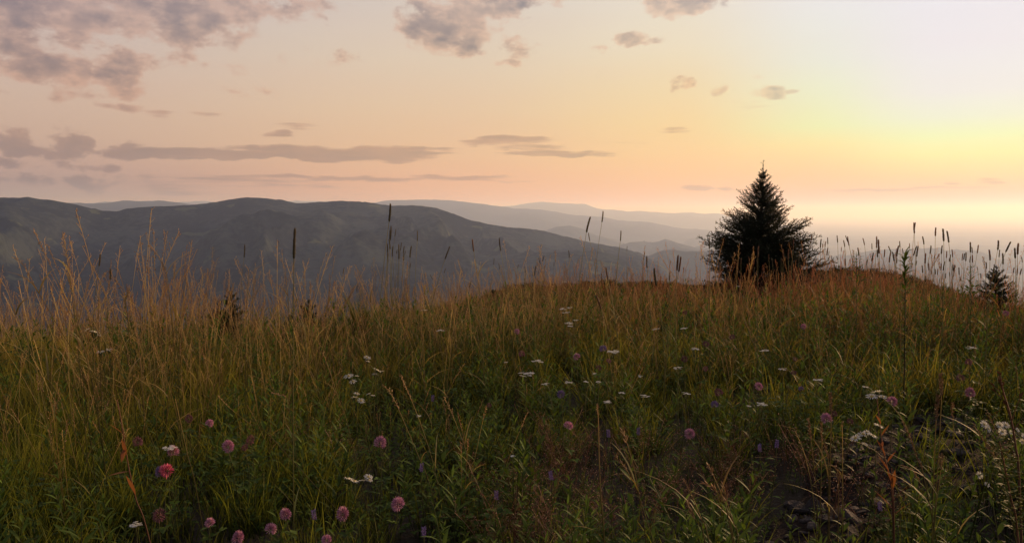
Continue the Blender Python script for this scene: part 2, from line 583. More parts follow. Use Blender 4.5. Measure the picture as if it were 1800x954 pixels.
    ridge("mountain_ridge", "rounded grey hill low beside the spruce's left side", [
        (-1500, 900), (900, 560), (1040, 500), (1100, 470), (1130, 453), (1165, 440), (1178, 438), (1200, 441), (1225, 442), (1260, 440), (1330, 442), (1420, 452), (1500, 475), (1600, 500), (2600, 700)],
        8500, 2800, 1800, 220, 600, 41, forest_far, 320, 70, rough=6.0)
    ridge("mountain_ridge", "pale double hill standing behind the rounded grey hill", [
        (-1500, 900), (950, 520), (1040, 470), (1085, 434), (1110, 425), (1130, 424), (1150, 427), (1172, 419), (1190, 427), (1230, 437), (1300, 444), (1420, 452), (1500, 448), (1560, 441), (1620, 446), (1690, 445), (1740, 458), (1800, 470), (2000, 460), (2600, 480)],
        14500, 4200, 2800, 300, 1000, 51, forest_far, 260, 60)
    ridge("mountain_ridge", "pale conical hill rising just over the dark ridge's shoulder", [
        (-1500, 900), (850, 520), (920, 430), (955, 407), (978, 399), (1005, 396), (1022, 402), (1045, 413), (1080, 424), (1110, 434), (1160, 455), (1300, 520), (2600, 800)],
        17500, 4200, 2800, 300, 1000, 61, forest_far, 260, 60)
    ridge("mountain_ridge", "hazy mauve mountain range across the middle distance", [
        (-1500, 420), (300, 372), (560, 364), (640, 358), (690, 352), (730, 351), (790, 352), (850, 359), (905, 366), (945, 368), (970, 371), (1010, 378), (1045, 381), (1065, 382), (1085, 387), (1120, 389), (1150, 392), (1180, 399), (1195, 401), (1235, 403), (1290, 412), (1400, 430), (1600, 470), (1800, 465), (2600, 480)],
        27000, 7000, 5000, 260, 2200, 71, forest_far, 420, 60)
    ridge("mountain_ridge", "faint far mountain range below the orange sky", [
        (-1500, 400), (600, 372), (850, 366), (905, 361), (930, 357), (955, 355), (975, 357), (1000, 358), (1030, 359), (1048, 366), (1075, 369), (1100, 371), (1130, 371), (1165, 374), (1190, 374), (1220, 373), (1235, 376), (1260, 375), (1290, 381), (1330, 388), (1400, 400), (1500, 415), (2600, 450)],
        43000, 8000, 6000, 260, 3000, 81, forest_far, 420, 50)
    ridge("mountain_ridge", "blue hill seen in the dip of the long dark ridge", [
        (-1500, 400), (-200, 372), (60, 366), (120, 356), (160, 358), (195, 356), (218, 352), (245, 354), (280, 352), (305, 355), (345, 360), (420, 372), (700, 395), (900, 450), (2600, 600)],
        19000, 5000, 4000, 200, 1600, 91, forest_far, 360, 50)
    ridge("mountain_ridge", "faintest mountain range low in the left sky", [
        (-1500, 360), (-300, 356), (-60, 354), (10, 353), (45, 355), (85, 354), (140, 358), (180, 355), (230, 353), (290, 357), (350, 353), (400, 356), (470, 354), (520, 353), (600, 354), (680, 358), (760, 370), (840, 400), (1000, 470), (2600, 600)],
        41000, 9000, 7000, 260, 4000, 101, forest_far, 420, 40)

    # the meadow the camera stands on, running down the hill to the plain
    soil, T = new_mat("meadow_soil")
    g = T.n('ShaderNodeNewGeometry').outputs['Position']
    n1 = T.noise(g, 3.0, 6, 0.6); n2 = T.noise(g, 45.0, 5, 0.65)
    far = T.smooth(T.vmath('LENGTH', g), 15, 60)
    cc = T.mix(n1, (0.030, 0.022, 0.014, 1), (0.055, 0.042, 0.026, 1))
    cc = T.mix(T.smooth(n2, 0.45, 0.7, 0, 0.6), cc, (0.075, 0.065, 0.052, 1))
    cc = T.mix(far, cc, T.mix(n1, (0.03, 0.04, 0.014, 1), (0.10, 0.09, 0.035, 1)))
    bs = T.n('ShaderNodeBsdfPrincipled', i_Roughness=0.9)
    T.set(bs.inputs['Base Color'], cc)
    bs.inputs['Specular IOR Level'].default_value = 0.15
    bmp = T.n('ShaderNodeBump', i_Strength=0.8, i_Distance=0.02)
    T.set(bmp.inputs['Height'], n2)
    T.set(bs.inputs['Normal'], bmp.outputs[0])
    finish(T, bs.outputs[0])
    azs = np.concatenate([np.linspace(-60, 60, 361), np.linspace(60, 300, 91)[1:-1]])
    rs = np.concatenate([[0.0, 0.3], np.linspace(0.6, 5.0, 90), np.geomspace(5.1, 60, 110), np.geomspace(65, 2600, 60)])
    A, Rr = np.meshgrid(np.radians(azs), rs, indexing='ij')
    x = np.sin(A) * Rr; y = np.cos(A) * Rr
    me = grid_mesh("meadow", np.stack([x, y, meadow_z(x, y)], -1), True)
    me.materials.append(soil)
    tag(link("meadow", me), "mountain meadow sloping away to its brow in front of the ridges", "meadow", kind='structure')

    # the next shoulder of the hill
    heath, T = new_mat("heath")
    g = T.n('ShaderNodeNewGeometry').outputs['Position']
    n1 = T.noise(g, 0.22, 6, 0.6); n2 = T.noise(g, 5.0, 5, 0.65)
    f = T.smooth(T.math('ADD', n1, T.math('MULTIPLY', T.math('SUBTRACT', n2, 0.5), 0.4)), 0.42, 0.6)
    cc = T.mix(f, (0.022, 0.030, 0.012, 1), (0.10, 0.070, 0.026, 1))
    finish(T, T.n('ShaderNodeBsdfDiffuse', i_Color=cc).outputs[0])
    az = np.linspace(-22, 50, 300)
    te = interp_px(KNOLL, az)
    s = np.concatenate([np.linspace(-1, 0, 34), np.linspace(0, 1, 30)[1:]])
    Sg, Az = np.meshgrid(s, az)
    rr = KD + np.where(Sg < 0, Sg * 30, Sg * 60)
    crest = CAMZ + te * KD
    x = np.sin(np.radians(Az)) * rr; y = np.cos(np.radians(Az)) * rr
    z = crest[:, None] - np.where(Sg < 0, 14 * np.abs(Sg) ** 1.4, 40 * Sg ** 1.3) + (fbm(x * .12, y * .12, 77, 4) - .5) * 1.6 * np.clip(np.abs(Sg) * 4, 0, 1)
    me = grid_mesh("hillside", np.stack([x, y, z], -1))
    me.materials.append(heath)
    tag(link("hillside", me), "dark heathy shoulder of the hill just beyond the meadow's brow", "hillside", kind='structure')


KD = 62.0
KNOLL = [(0, 760), (500, 640), (650, 585), (705, 562), (750, 550), (800, 538), (850, 522), (890, 508), (930, 503), (1000, 502), (1050, 499), (1120, 498), (1160, 500), (1230, 501), (1300, 498), (1400, 482), (1440, 477), (1475, 473), (1550, 478), (1590, 487), (1640, 503), (1700, 525), (1800, 560), (1950, 620)]
build_terrain()


def knoll_z(x, y):
    r = np.hypot(x, y); az = np.degrees(np.arctan2(x, y))
    s = np.where(r < KD, (r - KD) / 30, (r - KD) / 60)
    crest = CAMZ + interp_px(KNOLL, az) * KD
    return crest - np.where(s < 0, 14 * np.abs(s) ** 1.4, 40 * np.abs(s) ** 1.3) + (fbm(x * .12, y * .12, 77, 4) - .5) * 1.6 * np.clip(np.abs(s) * 4, 0, 1)


# ---------------------------------------------------------------- haze
def build_haze():
    h = ROUT + 2000
    me = bpy.data.meshes.new("haze")
    z0, z1 = BASE_Z - 120, HAZE_TOP
    v = [(sx * h, sy * h, z) for z in (z0, z1) for sx, sy in ((-1, -1), (1, -1), (1, 1), (-1, 1))]
    me.from_pydata(v, [], [(3, 2, 1, 0), (4, 5, 6, 7), (0, 1, 5, 4), (1, 2, 6, 5), (2, 3, 7, 6), (3, 0, 4, 7)])
    m, T = new_mat("haze")
    pv = T.n('ShaderNodeVolumePrincipled')
    pv.inputs['Color'].default_value = (0.52, 0.67, 1.0, 1)
    pv.inputs['Absorption Color'].default_value = (1, 1, 1, 1)
    pv.inputs['Density'].default_value = 4.8e-5
    pv.inputs['Density Attribute'].default_value = ""
    pv.inputs['Anisotropy'].default_value = 0.38
    o = T.n('ShaderNodeOutputMaterial')
    T.t.links.new(pv.outputs[0], o.inputs['Volume'])
    me.materials.append(m)
    tag(link("haze", me), "pale evening haze lying over the mountains and the plain", "haze", kind='stuff')


build_haze()

# ---------------------------------------------------------------- plant materials
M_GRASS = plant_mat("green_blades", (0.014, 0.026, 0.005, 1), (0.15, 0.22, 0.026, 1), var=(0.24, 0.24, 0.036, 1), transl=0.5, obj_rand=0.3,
                    use_tint=True, tint_base=(0.030, 0.040, 0.010, 1), tint_tip=(0.42, 0.33, 0.065, 1), power=1.5)  # yellow tips are real; darker base and brighter tip also paint shade and highlights
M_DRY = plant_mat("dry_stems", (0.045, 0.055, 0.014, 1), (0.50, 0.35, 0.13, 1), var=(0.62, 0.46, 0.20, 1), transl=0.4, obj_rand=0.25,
                  use_tint=True, tint_base=(0.09, 0.06, 0.02, 1), tint_tip=(0.62, 0.28, 0.11, 1), power=1.4)  # tan tops are real; the steep dark-to-bright run also paints shade and sunlight
M_SEED = plant_mat("dry_seeds", (0.28, 0.18, 0.09, 1), (0.36, 0.23, 0.12, 1), var=(0.55, 0.40, 0.26, 1), transl=0.45, obj_rand=0.25,
                   use_tint=True, tint_base=(0.46, 0.18, 0.09, 1), tint_tip=(0.56, 0.26, 0.14, 1))
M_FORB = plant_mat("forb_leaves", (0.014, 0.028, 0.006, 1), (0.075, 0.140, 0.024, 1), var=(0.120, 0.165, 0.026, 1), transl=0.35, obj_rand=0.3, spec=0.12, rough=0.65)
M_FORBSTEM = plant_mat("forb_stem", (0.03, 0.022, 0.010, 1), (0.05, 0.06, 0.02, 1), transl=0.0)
M_REDP = plant_mat("reddish_panicles", (0.10, 0.05, 0.025, 1), (0.24, 0.10, 0.055, 1), var=(0.42, 0.27, 0.20, 1), transl=0.35, obj_rand=0.25)
M_CLOVER = plant_mat("clover_florets", (0.32, 0.15, 0.24, 1), (0.66, 0.30, 0.46, 1), var=(0.80, 0.50, 0.62, 1), transl=0.3, obj_rand=0.12)
M_CLOVER_HOT = plant_mat("hot_pink_florets", (0.50, 0.08, 0.16, 1), (0.74, 0.15, 0.27, 1), var=(0.86, 0.30, 0.40, 1), transl=0.3, obj_rand=0.1)
M_CLOVER_DULL = plant_mat("faded_florets", (0.16, 0.07, 0.07, 1), (0.30, 0.11, 0.12, 1), var=(0.34, 0.15, 0.17, 1), transl=0.2, obj_rand=0.2)
M_VIOLET = plant_mat("violet_florets", (0.16, 0.12, 0.24, 1), (0.30, 0.22, 0.48, 1), var=(0.38, 0.26, 0.50, 1), transl=0.3, obj_rand=0.15)
M_WHITE = plant_mat("white_petals", (0.70, 0.66, 0.56, 1), (0.86, 0.84, 0.78, 1), transl=0.35, obj_rand=0.06)
M_CREAM = plant_mat("flower_centres", (0.40, 0.30, 0.08, 1), (0.55, 0.42, 0.14, 1), transl=0.1, obj_rand=0.1)
M_STEM = plant_mat("green_stems", (0.030, 0.045, 0.014, 1), (0.075, 0.10, 0.032, 1), var=(0.10, 0.09, 0.03, 1), transl=0.15, obj_rand=0.2)
M_TIM = plant_mat("timothy_head", (0.075, 0.070, 0.030, 1), (0.11, 0.085, 0.040, 1), var=(0.16, 0.10, 0.052, 1), transl=0.12, obj_rand=0.3)
M_TIMB = plant_mat("brown_timothy_head", (0.15, 0.075, 0.030, 1), (0.22, 0.10, 0.045, 1), var=(0.28, 0.14, 0.065, 1), transl=0.15, obj_rand=0.2)
M_TSTEM = plant_mat("timothy_stem", (0.06, 0.075, 0.018, 1), (0.21, 0.19, 0.065, 1), transl=0.15, obj_rand=0.25)
M_ORANGE = plant_mat("orange_dead_leaves", (0.14, 0.06, 0.025, 1), (0.25, 0.11, 0.045, 1), var=(0.22, 0.07, 0.04, 1), transl=0.4, obj_rand=0.15)
M_BROWNSTEM = plant_mat("brown_stem", (0.08, 0.04, 0.022, 1), (0.24, 0.11, 0.055, 1), transl=0.0, obj_rand=0.15)
M_NEEDLE = plant_mat("spruce_needles", (0.010, 0.016, 0.008, 1), (0.026, 0.042, 0.018, 1), var=(0.036, 0.052, 0.022, 1), transl=0.1, obj_rand=0.2)
M_BARK = plant_mat("spruce_bark", (0.05, 0.035, 0.025, 1), (0.09, 0.06, 0.038, 1), transl=0.0)
M_SHRUB = plant_mat("shrub_leaves", (0.010, 0.016, 0.007, 1), (0.034, 0.050, 0.018, 1), var=(0.050, 0.056, 0.020, 1), transl=0.25, obj_rand=0.3)
M_FERN = plant_mat("fern_fronds", (0.05, 0.07, 0.014, 1), (0.15, 0.18, 0.032, 1), var=(0.20, 0.19, 0.04, 1), transl=0.45, obj_rand=0.2)

V = Vector
Z = Vector((0, 0, 1))


def U(a, b):
    return random.uniform(a, b)


def horiz(a):
    return Vector((math.cos(a), math.sin(a), 0))


def arc_pts(p0, lean, L, bend, n, bdir=None, up=1.0):
    """curved line from p0: starts mostly up, bends over towards lean (a horizontal vector)"""
    pts = [p0.copy()]
    d = (Z * up + lean).normalized()
    p = p0.copy()
    bd = bdir if bdir is not None else (lean.normalized() if lean.length > 1e-6 else Vector((1, 0, 0)))
    for i in range(n):
        p = p + d * (L / n)
        pts.append(p.copy())
        d = (d + bd * (bend / n) - Z * (bend * 0.35 / n)).normalized()
    return pts


def tuft(n, hlo, hhi, rad, width, bend, segs=4, lean=0.25):
    mb = MB()
    for i in range(n):
        a = U(0, 6.283); r = rad * math.sqrt(U(0, 1))
        p0 = horiz(a) * r
        p0.z = -0.02
        L = U(hlo, hhi) * (1 - 0.25 * r / rad)
        ld = horiz(a + U(-1.2, 1.2)) * U(0, lean)
        pts = arc_pts(p0, ld, L, U(0.3, 1.0) * bend, segs)
        side = horiz(U(0, 6.283))
        w = width * U(0.7, 1.3)
        ws = [w * (1 - (k / segs) ** 1.6) for k in range(segs)] + [0.0]
        mb.ribbon(pts, ws, side, c=U(0, 1))
    return mb


def panicle(mb, pts, L, nsp, spread, splen, spw, mat, c0=0.5):
    """seeds along the last L metres of the polyline"""
    seg = []
    tot = 0
    for i in range(len(pts) - 1, 0, -1):
        l = (pts[i] - pts[i - 1]).length
        seg.append((pts[i], pts[i - 1], l)); tot += l
        if tot > L: break
    for k in range(nsp):
        t = (k + U(0, 1)) / nsp * L
        acc = 0
        for a, b, l in seg:
            if t <= acc + l:
                f = (t - acc) / l
                p = a.lerp(b, f); d = (a - b).normalized()
                break
            acc += l
        q = t / L
        side = Vector((U(-1, 1), U(-1, 1), U(-.4, .6))).normalized()
        br = spread * math.sin(math.pi * min(1, q * 0.85 + 0.12)) * U(0.2, 1)
        tip = p + (d * 1.2 + side).normalized() * br
        if br > 0.006:
            mb.ribbon([p, tip], [0.00035, 0.00035], d.orthogonal().normalized(), hs=[1, 1], c=c0, mat=0)
        mb.spikelet(tip, d * 1.1 + side * 0.7, splen * U(0.7, 1.3), spw * U(0.7, 1.3), h=U(0.2, 1), c=U(0, 1), mat=mat)


def dry_clump(n, hlo, hhi, rad, w=0.0013, pan=(0.10, 16, 0.018), sp=(0.0065, 0.0015), lean=0.25, bend=0.5):
    mb = MB()
    for i in range(n):
        a = U(0, 6.283)
        p0 = horiz(a) * (rad * math.sqrt(U(0, 1))); p0.z = -0.02
        L = U(hlo, hhi)
        pts = arc_pts(p0, horiz(a + U(-1.5, 1.5)) * U(0, lean), L, U(0, bend), 6)
        c = U(0, 1)
        mb.tube(pts, [w * (1 - 0.5 * k / 6) for k in range(7)], 3, c=c)
        if U(0, 1) < 0.85:
            panicle(mb, pts, pan[0] * U(0.7, 1.3), pan[1], pan[2] * U(0.5, 1.2), sp[0], sp[1], 1, c)
        # one or two dry leaves on the stem
        for k in range(random.choice((1, 2))):
            q = pts[random.choice((1, 2, 3))]
            lp = arc_pts(q, horiz(U(0, 6.283)) * 0.7, U(0.08, 0.16), 1.4, 4)
            mb.ribbon(lp, [0.0016, 0.0018, 0.0013, 0.0008, 0.0], horiz(U(0, 6.283)), hs=[.3, .5, .7, .8, .9], c=c)
    return mb


def leaf_pts(p, d, L, droop, n=4):
    pts = [p.copy()]
    q = p.copy(); d = d.normalized()
    for i in range(n):
        q = q + d * (L / n); pts.append(q.copy())
        d = (d - Z * droop / n).normalized()
    return pts


def add_leaf(mb, p, d, L, w, droop=0.5, c=0.5, mat=0, h=0.5, n=4):
    pts = leaf_pts(p, d, L, droop, n)
    side = d.cross(Z)
    side = side.normalized() if side.length > 1e-4 else Vector((1, 0, 0))
    up = side.cross(d).normalized()
    prof = [0.12, 0.8, 1.0, 0.62, 0.02] if n == 4 else [0.15, 1.0, 0.8, 0.02]
    mb.leaf(pts, [w * k for k in prof], side, up, hs=h, c=c, mat=mat)


def forb(L, nl, ll, lw, droop=0.7, lean=0.2, mat_leaf=0, mat_stem=1, angle=0.9):
    mb = MB()
    pts = arc_pts(V((0, 0, -0.02)), horiz(U(0, 6.28)) * U(0, lean), L, 0.15, 6)
    mb.tube(pts, [0.0017 * (1 - 0.5 * k / 6) for k in range(7)], 3, c=0.5, mat=mat_stem)
    a = U(0, 6.28)
    for k in range(nl):
        t = (k + 0.6) / nl
        i = min(5, int(t * 6)); f = t * 6 - i
        p = pts[i].lerp(pts[i + 1], f)
        a += 2.4 + U(-.3, .3)
        s = 0.55 + 0.45 * math.sin(math.pi * min(1, t * 1.05))
        d = (horiz(a) * angle + Z * (0.45 + 0.7 * t)).normalized()
        add_leaf(mb, p, d, ll * s * U(0.8, 1.2), lw * s * U(.8, 1.2), droop * U(.5, 1.4), c=U(0, 1), mat=mat_leaf, h=0.3 + 0.7 * t)
    return mb


def broad_clump(n, L, W, hgt):
    """low rosette of ovate/trifoliate leaves on thin stalks (clover and herb understorey)"""
    mb = MB()
    for i in range(n):
        a = U(0, 6.28)
        top = horiz(a) * U(0.01, 0.09) + Z * U(0.3, 1) * hgt
        mb.ribbon([V((0, 0, -0.01)), top * 0.6, top], [0.0008] * 3, horiz(U(0, 6.28)), hs=0 * [0] or [0.1, 0.4, 0.6], mat=0, c=0.4)
        c = U(0, 1)
        for k in range(3):
            b = a + k * 2.094 + U(-.2, .2)
            add_leaf(mb, top, (horiz(b) + Z * U(0, .5)), L * U(.8, 1.2), W, 0.5, c=c, h=U(.3, 1), n=3)
    return mb


def red_panicle_clump(n):
    mb = MB()
    for i in range(n):
        a = U(0, 6.283)
        p0 = horiz(a) * U(0, 0.06); p0.z = -0.01
        pts = arc_pts(p0, horiz(a) * U(0.05, 0.5), U(0.14, 0.32), 0.5, 5)
        c = U(0, 1)
        mb.tube(pts, [0.0007] * 6, 3, c=c)
        top = pts[-1]
        for k in range(22):
            t = U(0.35, 1)
            i5 = min(4, int(t * 5)); p = pts[i5].lerp(pts[i5 + 1], t * 5 - i5)
            d = Vector((U(-1, 1), U(-1, 1), U(0.0, 1.2))).normalized()
            tip = p + d * U(0.015, 0.05)
            mb.ribbon([p, tip], [0.0003, 0.0002], d.orthogonal().normalized(), hs=[.2, .4], c=c)
            mb.spikelet(tip, d, U(0.004, 0.006), 0.0017, h=1.0, c=U(0, 1))
    return mb


# ---------------------------------------------------------------- scatter (ground cover that nobody could count)
def hidden_variants(name, meshes):
    """source meshes for the geometry-node scatters, kept out of the scene itself"""
    c = bpy.data.collections.new(name + "_sources")
    for i, me in enumerate(meshes):
        o = bpy.data.objects.new(name + "_source", me)
        c.objects.link(o)
    return c


def scatter(name, label, cat, meshes, pts, rotz, scale, tint, lean=None):
    """pts (n,3): instances of the variants on the points"""
    n = len(pts)
    me = bpy.data.meshes.new(name)
    me.vertices.add(n)
    me.vertices.foreach_set('co', pts.astype(np.float32).reshape(-1))
    rot = np.zeros((n, 3), np.float32)
    if lean is not None: rot[:, :2] = lean
    rot[:, 2] = rotz
    for nm, typ, arr in (('rot', 'FLOAT_VECTOR', rot), ('scl', 'FLOAT', scale), ('tint', 'FLOAT', tint)):
        at = me.attributes.new(nm, typ, 'POINT')
        at.data.foreach_set('vector' if typ == 'FLOAT_VECTOR' else 'value', np.asarray(arr, np.float32).reshape(-1))
    at = me.attributes.new('variant', 'INT', 'POINT')
    at.data.foreach_set('value', rng.randint(0, len(meshes), n).astype(np.int32))
    o = link(name, me)
    tag(o, label, cat, kind='stuff')
    ng = bpy.data.node_groups.new(name, 'GeometryNodeTree')
    ng.interface.new_socket('Geometry', in_out='INPUT', socket_type='NodeSocketGeometry')
    ng.interface.new_socket('Geometry', in_out='OUTPUT', socket_type='NodeSocketGeometry')
    N = ng.nodes
    gi = N.new('NodeGroupInput'); go = N.new('NodeGroupOutput')
    m2p = N.new('GeometryNodeMeshToPoints')
    iop = N.new('GeometryNodeInstanceOnPoints')
    ci = N.new('GeometryNodeCollectionInfo')
    ci.inputs['Collection'].default_value = hidden_variants(name, meshes)
    ci.inputs['Separate Children'].default_value = True
    ci.inputs['Reset Children'].default_value = True
    iop.inputs['Pick Instance'].default_value = True
    def attr(nm, typ):
        a = N.new('GeometryNodeInputNamedAttribute'); a.data_type = typ
        a.inputs['Name'].default_value = nm
        return a.outputs['Attribute']
    L = ng.links
    L.new(gi.outputs[0], m2p.inputs['Mesh'])
    L.new(m2p.outputs[0], iop.inputs['Points'])
    L.new(ci.outputs[0], iop.inputs['Instance'])
    L.new(attr('variant', 'INT'), iop.inputs['Instance Index'])
    L.new(attr('rot', 'FLOAT_VECTOR'), iop.inputs['Rotation'])
    L.new(attr('scl', 'FLOAT'), iop.inputs['Scale'])
    L.new(iop.outputs[0], go.inputs[0])
    md = o.modifiers.new("scatter", 'NODES')
    md.node_group = ng
    return o


def ring_points(r0, r1, dens, half=45, az_c=0.0):
    a = math.radians(half)
    area = a * (r1 * r1 - r0 * r0)
    n = int(area * dens)
    r = np.sqrt(rng.uniform(r0 * r0, r1 * r1, n))
    az = rng.uniform(-a, a, n) + math.radians(az_c)
    return r * np.sin(az), r * np.cos(az)


def smoothstep(x, a, b):
    t = np.clip((x - a) / (b - a), 0, 1)
    return t * t * (3 - 2 * t)


# clear patch of stony track, given where its outline lies on the ground
def in_poly(px, py, poly):
    inside = np.zeros(len(px), bool)
    n = len(poly)
    for i in range(n):
        x1, y1 = poly[i]; x2, y2 = poly[(i + 1) % n]
        cond = ((y1 > py) != (y2 > py)) & (px < (x2 - x1) * (py - y1) / (y2 - y1 + 1e-12) + x1)
        inside ^= cond
    return inside


def ground_at_px(px, py):
    d = px_dir(px, py)
    t = np.linspace(0.5, 40, 8000)
    x = d.x * t; y = d.y * t; z = CAMZ + d.z * t
    below = np.where(z < meadow_z(x, y))[0]
    i = below[0] if len(below) else -1
    return x[i], y[i]


TRACK_PX = [(1330, 1010), (1350, 930), (1410, 880), (1420, 830), (1480, 800), (1540, 765), (1600, 742), (1690, 735), (1750, 745), (1800, 780), (1790, 840), (1720, 870), (1620, 890), (1540, 940), (1520, 1010)]
TRACK = [ground_at_px(*p) for p in TRACK_PX]
RED_PX = [(850, 830), (1000, 800), (1130, 800), (1230, 830), (1330, 860), (1400, 800), (1500, 850), (1560, 1010), (860, 1010)]
RED = [ground_at_px(*p) for p in RED_PX]


def in_world_poly(x, y, poly):
    return in_poly(np.asarray(x), np.asarray(y), poly)


# flowers and stalks that must stay in view of the camera: (azimuth deg, range, half angle deg)
KEEP_CLEAR = []


def clear_scale(x, y, scale, hgt):
    """shorter growth right in front of the flowers"""
    az = np.degrees(np.arctan2(x, y)); r = np.hypot(x, y)
    for a, rr, w in KEEP_CLEAR:
        m = (np.abs(az - a) < w + math.degrees(0.05) / np.maximum(r, .5)) & (r < rr + 0.01) & (r > rr * 0.80)
        scale = np.where(m, scale * (0.6 + 0.25 * np.clip((rr - r) / (rr * .2), 0, 1)), scale)
    return scale


def build_ground_cover():
    patch = lambda x, y, s, sd: fbm(x * s, y * s, sd, 3)
    # ---- short green grass
    fine = [tuft(20, 0.10, 0.26, 0.07, 0.0021, 0.9).mesh("grass_tuft", [M_GRASS]) for _ in range(5)]
    long_ = [tuft(13, 0.20, 0.48, 0.07, 0.0026, 0.9, 5).mesh("grass_tuft", [M_GRASS]) for _ in range(5)]
    X, Y, S, TI = [], [], [], []
    for r0, r1, dens in ((0.7, 4, 300), (4, 8, 150), (8, 16, 90), (16, 26, 40)):
        dens *= 0.8
        x, y = ring_points(r0, r1, dens)
        r = np.hypot(x, y)
        u, v = proj(x, y, meadow_z(x, y))
        keep = ~in_world_poly(x, y, TRACK) | (rng.rand(len(x)) < 0.32)
        p = patch(x, y, 1.3, 40)
        keep &= rng.rand(len(x)) < np.clip(0.55 + 1.2 * (p - 0.35), 0.25, 1)
        s = rng.uniform(0.7, 1.25, len(x)) * (0.8 + 0.5 * p)
        azz = np.degrees(np.arctan2(x, y))
        keep &= rng.rand(len(x)) < 1 - 0.55 * smoothstep(azz, -14, -4) * (1 - smoothstep(r, 3.4, 5.2))
        X.append(x[keep]); Y.append(y[keep]); S.append(s[keep])
    x = np.concatenate(X); y = np.concatenate(Y); s = np.concatenate(S)
    r = np.hypot(x, y); az = np.degrees(np.arctan2(x, y))
    dry = smoothstep(r, 3.2, 9.0) * 0.55 + (patch(x, y, 0.8, 50) - 0.5) * 0.9 + 0.12
    dry = np.clip(dry - 0.18 * smoothstep(az, -5, 5) * (1 - smoothstep(r, 5, 9)), 0.0, 1)
    z = meadow_z(x, y)
    s = clear_scale(x, y, s, .3)
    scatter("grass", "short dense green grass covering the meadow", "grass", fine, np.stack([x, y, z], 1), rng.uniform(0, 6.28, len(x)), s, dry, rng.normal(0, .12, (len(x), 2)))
    # ---- longer blades
    X, Y, S = [], [], []
    for r0, r1, dens in ((1.4, 3, 32), (3, 5, 70), (5, 9, 75), (9, 18, 50), (18, 26, 25)):
        x, y = ring_points(r0, r1, dens)
        az = np.degrees(np.arctan2(x, y)); r = np.hypot(x, y)
        p = patch(x, y, 0.9, 60)
        w = np.where(az < -12, 1.0, 0.30 + 0.70 * smoothstep(r, 3.6, 6))
        keep = (rng.rand(len(x)) < w * np.clip(p * 1.5, 0, 1)) & ~in_world_poly(x, y, TRACK)
        X.append(x[keep]); Y.append(y[keep]); S.append(rng.uniform(0.6, 1.15, keep.sum()))
    # the lit tussocks at the lower right corner
    x, y = ring_points(2.0, 2.75, 170, 8, 31)
    X.append(x); Y.append(y); S.append(rng.uniform(0.5, 0.8, len(x)))
    x = np.concatenate(X); y = np.concatenate(Y); s = np.concatenate(S); r = np.hypot(x, y); az = np.degrees(np.arctan2(x, y))
    s = s * (0.75 + 0.25 * smoothstep(r, 2, 4.5))
    dry = np.clip(smoothstep(r, 2.8, 8.0) * 0.65 + (patch(x, y, 0.8, 70) - 0.5) * 1.0 + 0.15, 0, 1)
    dry = np.where((az > 22) & (r < 2.9), 0.55, dry)  # corner tussocks: yellow tint paints in the sunlight on them, not dryness
    s = clear_scale(x, y, s, .4)
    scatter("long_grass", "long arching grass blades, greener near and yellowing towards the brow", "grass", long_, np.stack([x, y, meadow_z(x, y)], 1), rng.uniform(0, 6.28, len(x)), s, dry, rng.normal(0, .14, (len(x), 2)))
    # ---- dry flowering stems
    stems = [dry_clump(5, 0.40, 0.66, 0.07).mesh("dry_grass", [M_DRY, M_SEED]) for _ in range(5)]
    stems += [dry_clump(5, 0.38, 0.60, 0.07, pan=(0.07, 22, 0.006), sp=(0.007, 0.0019)).mesh("dry_grass", [M_DRY, M_SEED]) for _ in range(3)]
    X, Y, S = [], [], []
    for r0, r1, dens in ((1.7, 2.6, 7), (2.6, 3.6, 26), (3.6, 5.5, 62), (5.5, 9, 70), (9, 18, 58), (18, 26, 20)):
        x, y = ring_points(r0, r1, dens)
        az = np.degrees(np.arctan2(x, y)); r = np.hypot(x, y)
        p = patch(x, y, 0.6, 80)
        left = 1 - smoothstep(az, -14, -2)
        w = 0.22 + 0.78 * np.maximum(left * smoothstep(r, 2.4, 3.4), smoothstep(r, 4.2, 7.5))
        w = w * (1 - 0.48 * left) * 0.70
        keep = (rng.rand(len(x)) < w * np.clip((p - 0.2) * 2.2, 0.1, 1)) & ~in_world_poly(x, y, TRACK)
        sc = np.where(rng.rand(len(x)) < 0.78, rng.uniform(0.55, 1.0, len(x)), rng.uniform(1.0, 1.3, len(x)))
        sc = np.where((rng.rand(len(x)) < 0.13 + 0.07 * left) & (r > 3), rng.uniform(1.2, 1.7, len(x)), sc)
        X.append(x[keep]); Y.append(y[keep]); S.append(sc[keep])
    x = np.concatenate(X); y = np.concatenate(Y); s = np.concatenate(S); r = np.hypot(x, y); az = np.degrees(np.arctan2(x, y))
    s = s * (0.78 + 0.22 * smoothstep(r, 2, 5)) * (1 + 0.22 * (1 - smoothstep(az, -24, -14)) * smoothstep(r, 2.5, 3.5))
    red = np.clip((patch(x, y, 0.35, 90) - 0.34) * 3.4 * smoothstep(az, -8, 6) * smoothstep(r, 5, 10) + 0.1, 0, 1)
    s = clear_scale(x, y, s, .6)
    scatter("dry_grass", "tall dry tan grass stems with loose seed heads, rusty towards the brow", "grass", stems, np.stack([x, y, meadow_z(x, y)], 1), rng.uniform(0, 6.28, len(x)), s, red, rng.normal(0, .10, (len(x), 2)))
    # ---- leafy herbs
    herbs = [forb(U(0.24, 0.38), random.randint(18, 26), U(.050, .085), U(.0050, .0085)).mesh("leafy_herb", [M_FORB, M_FORBSTEM]) for _ in range(6)]
    herbs += [broad_clump(16, 0.020, 0.0085, U(.10, .18)).mesh("leafy_herb", [M_FORB]) for _ in range(4)]
    X, Y = [], []
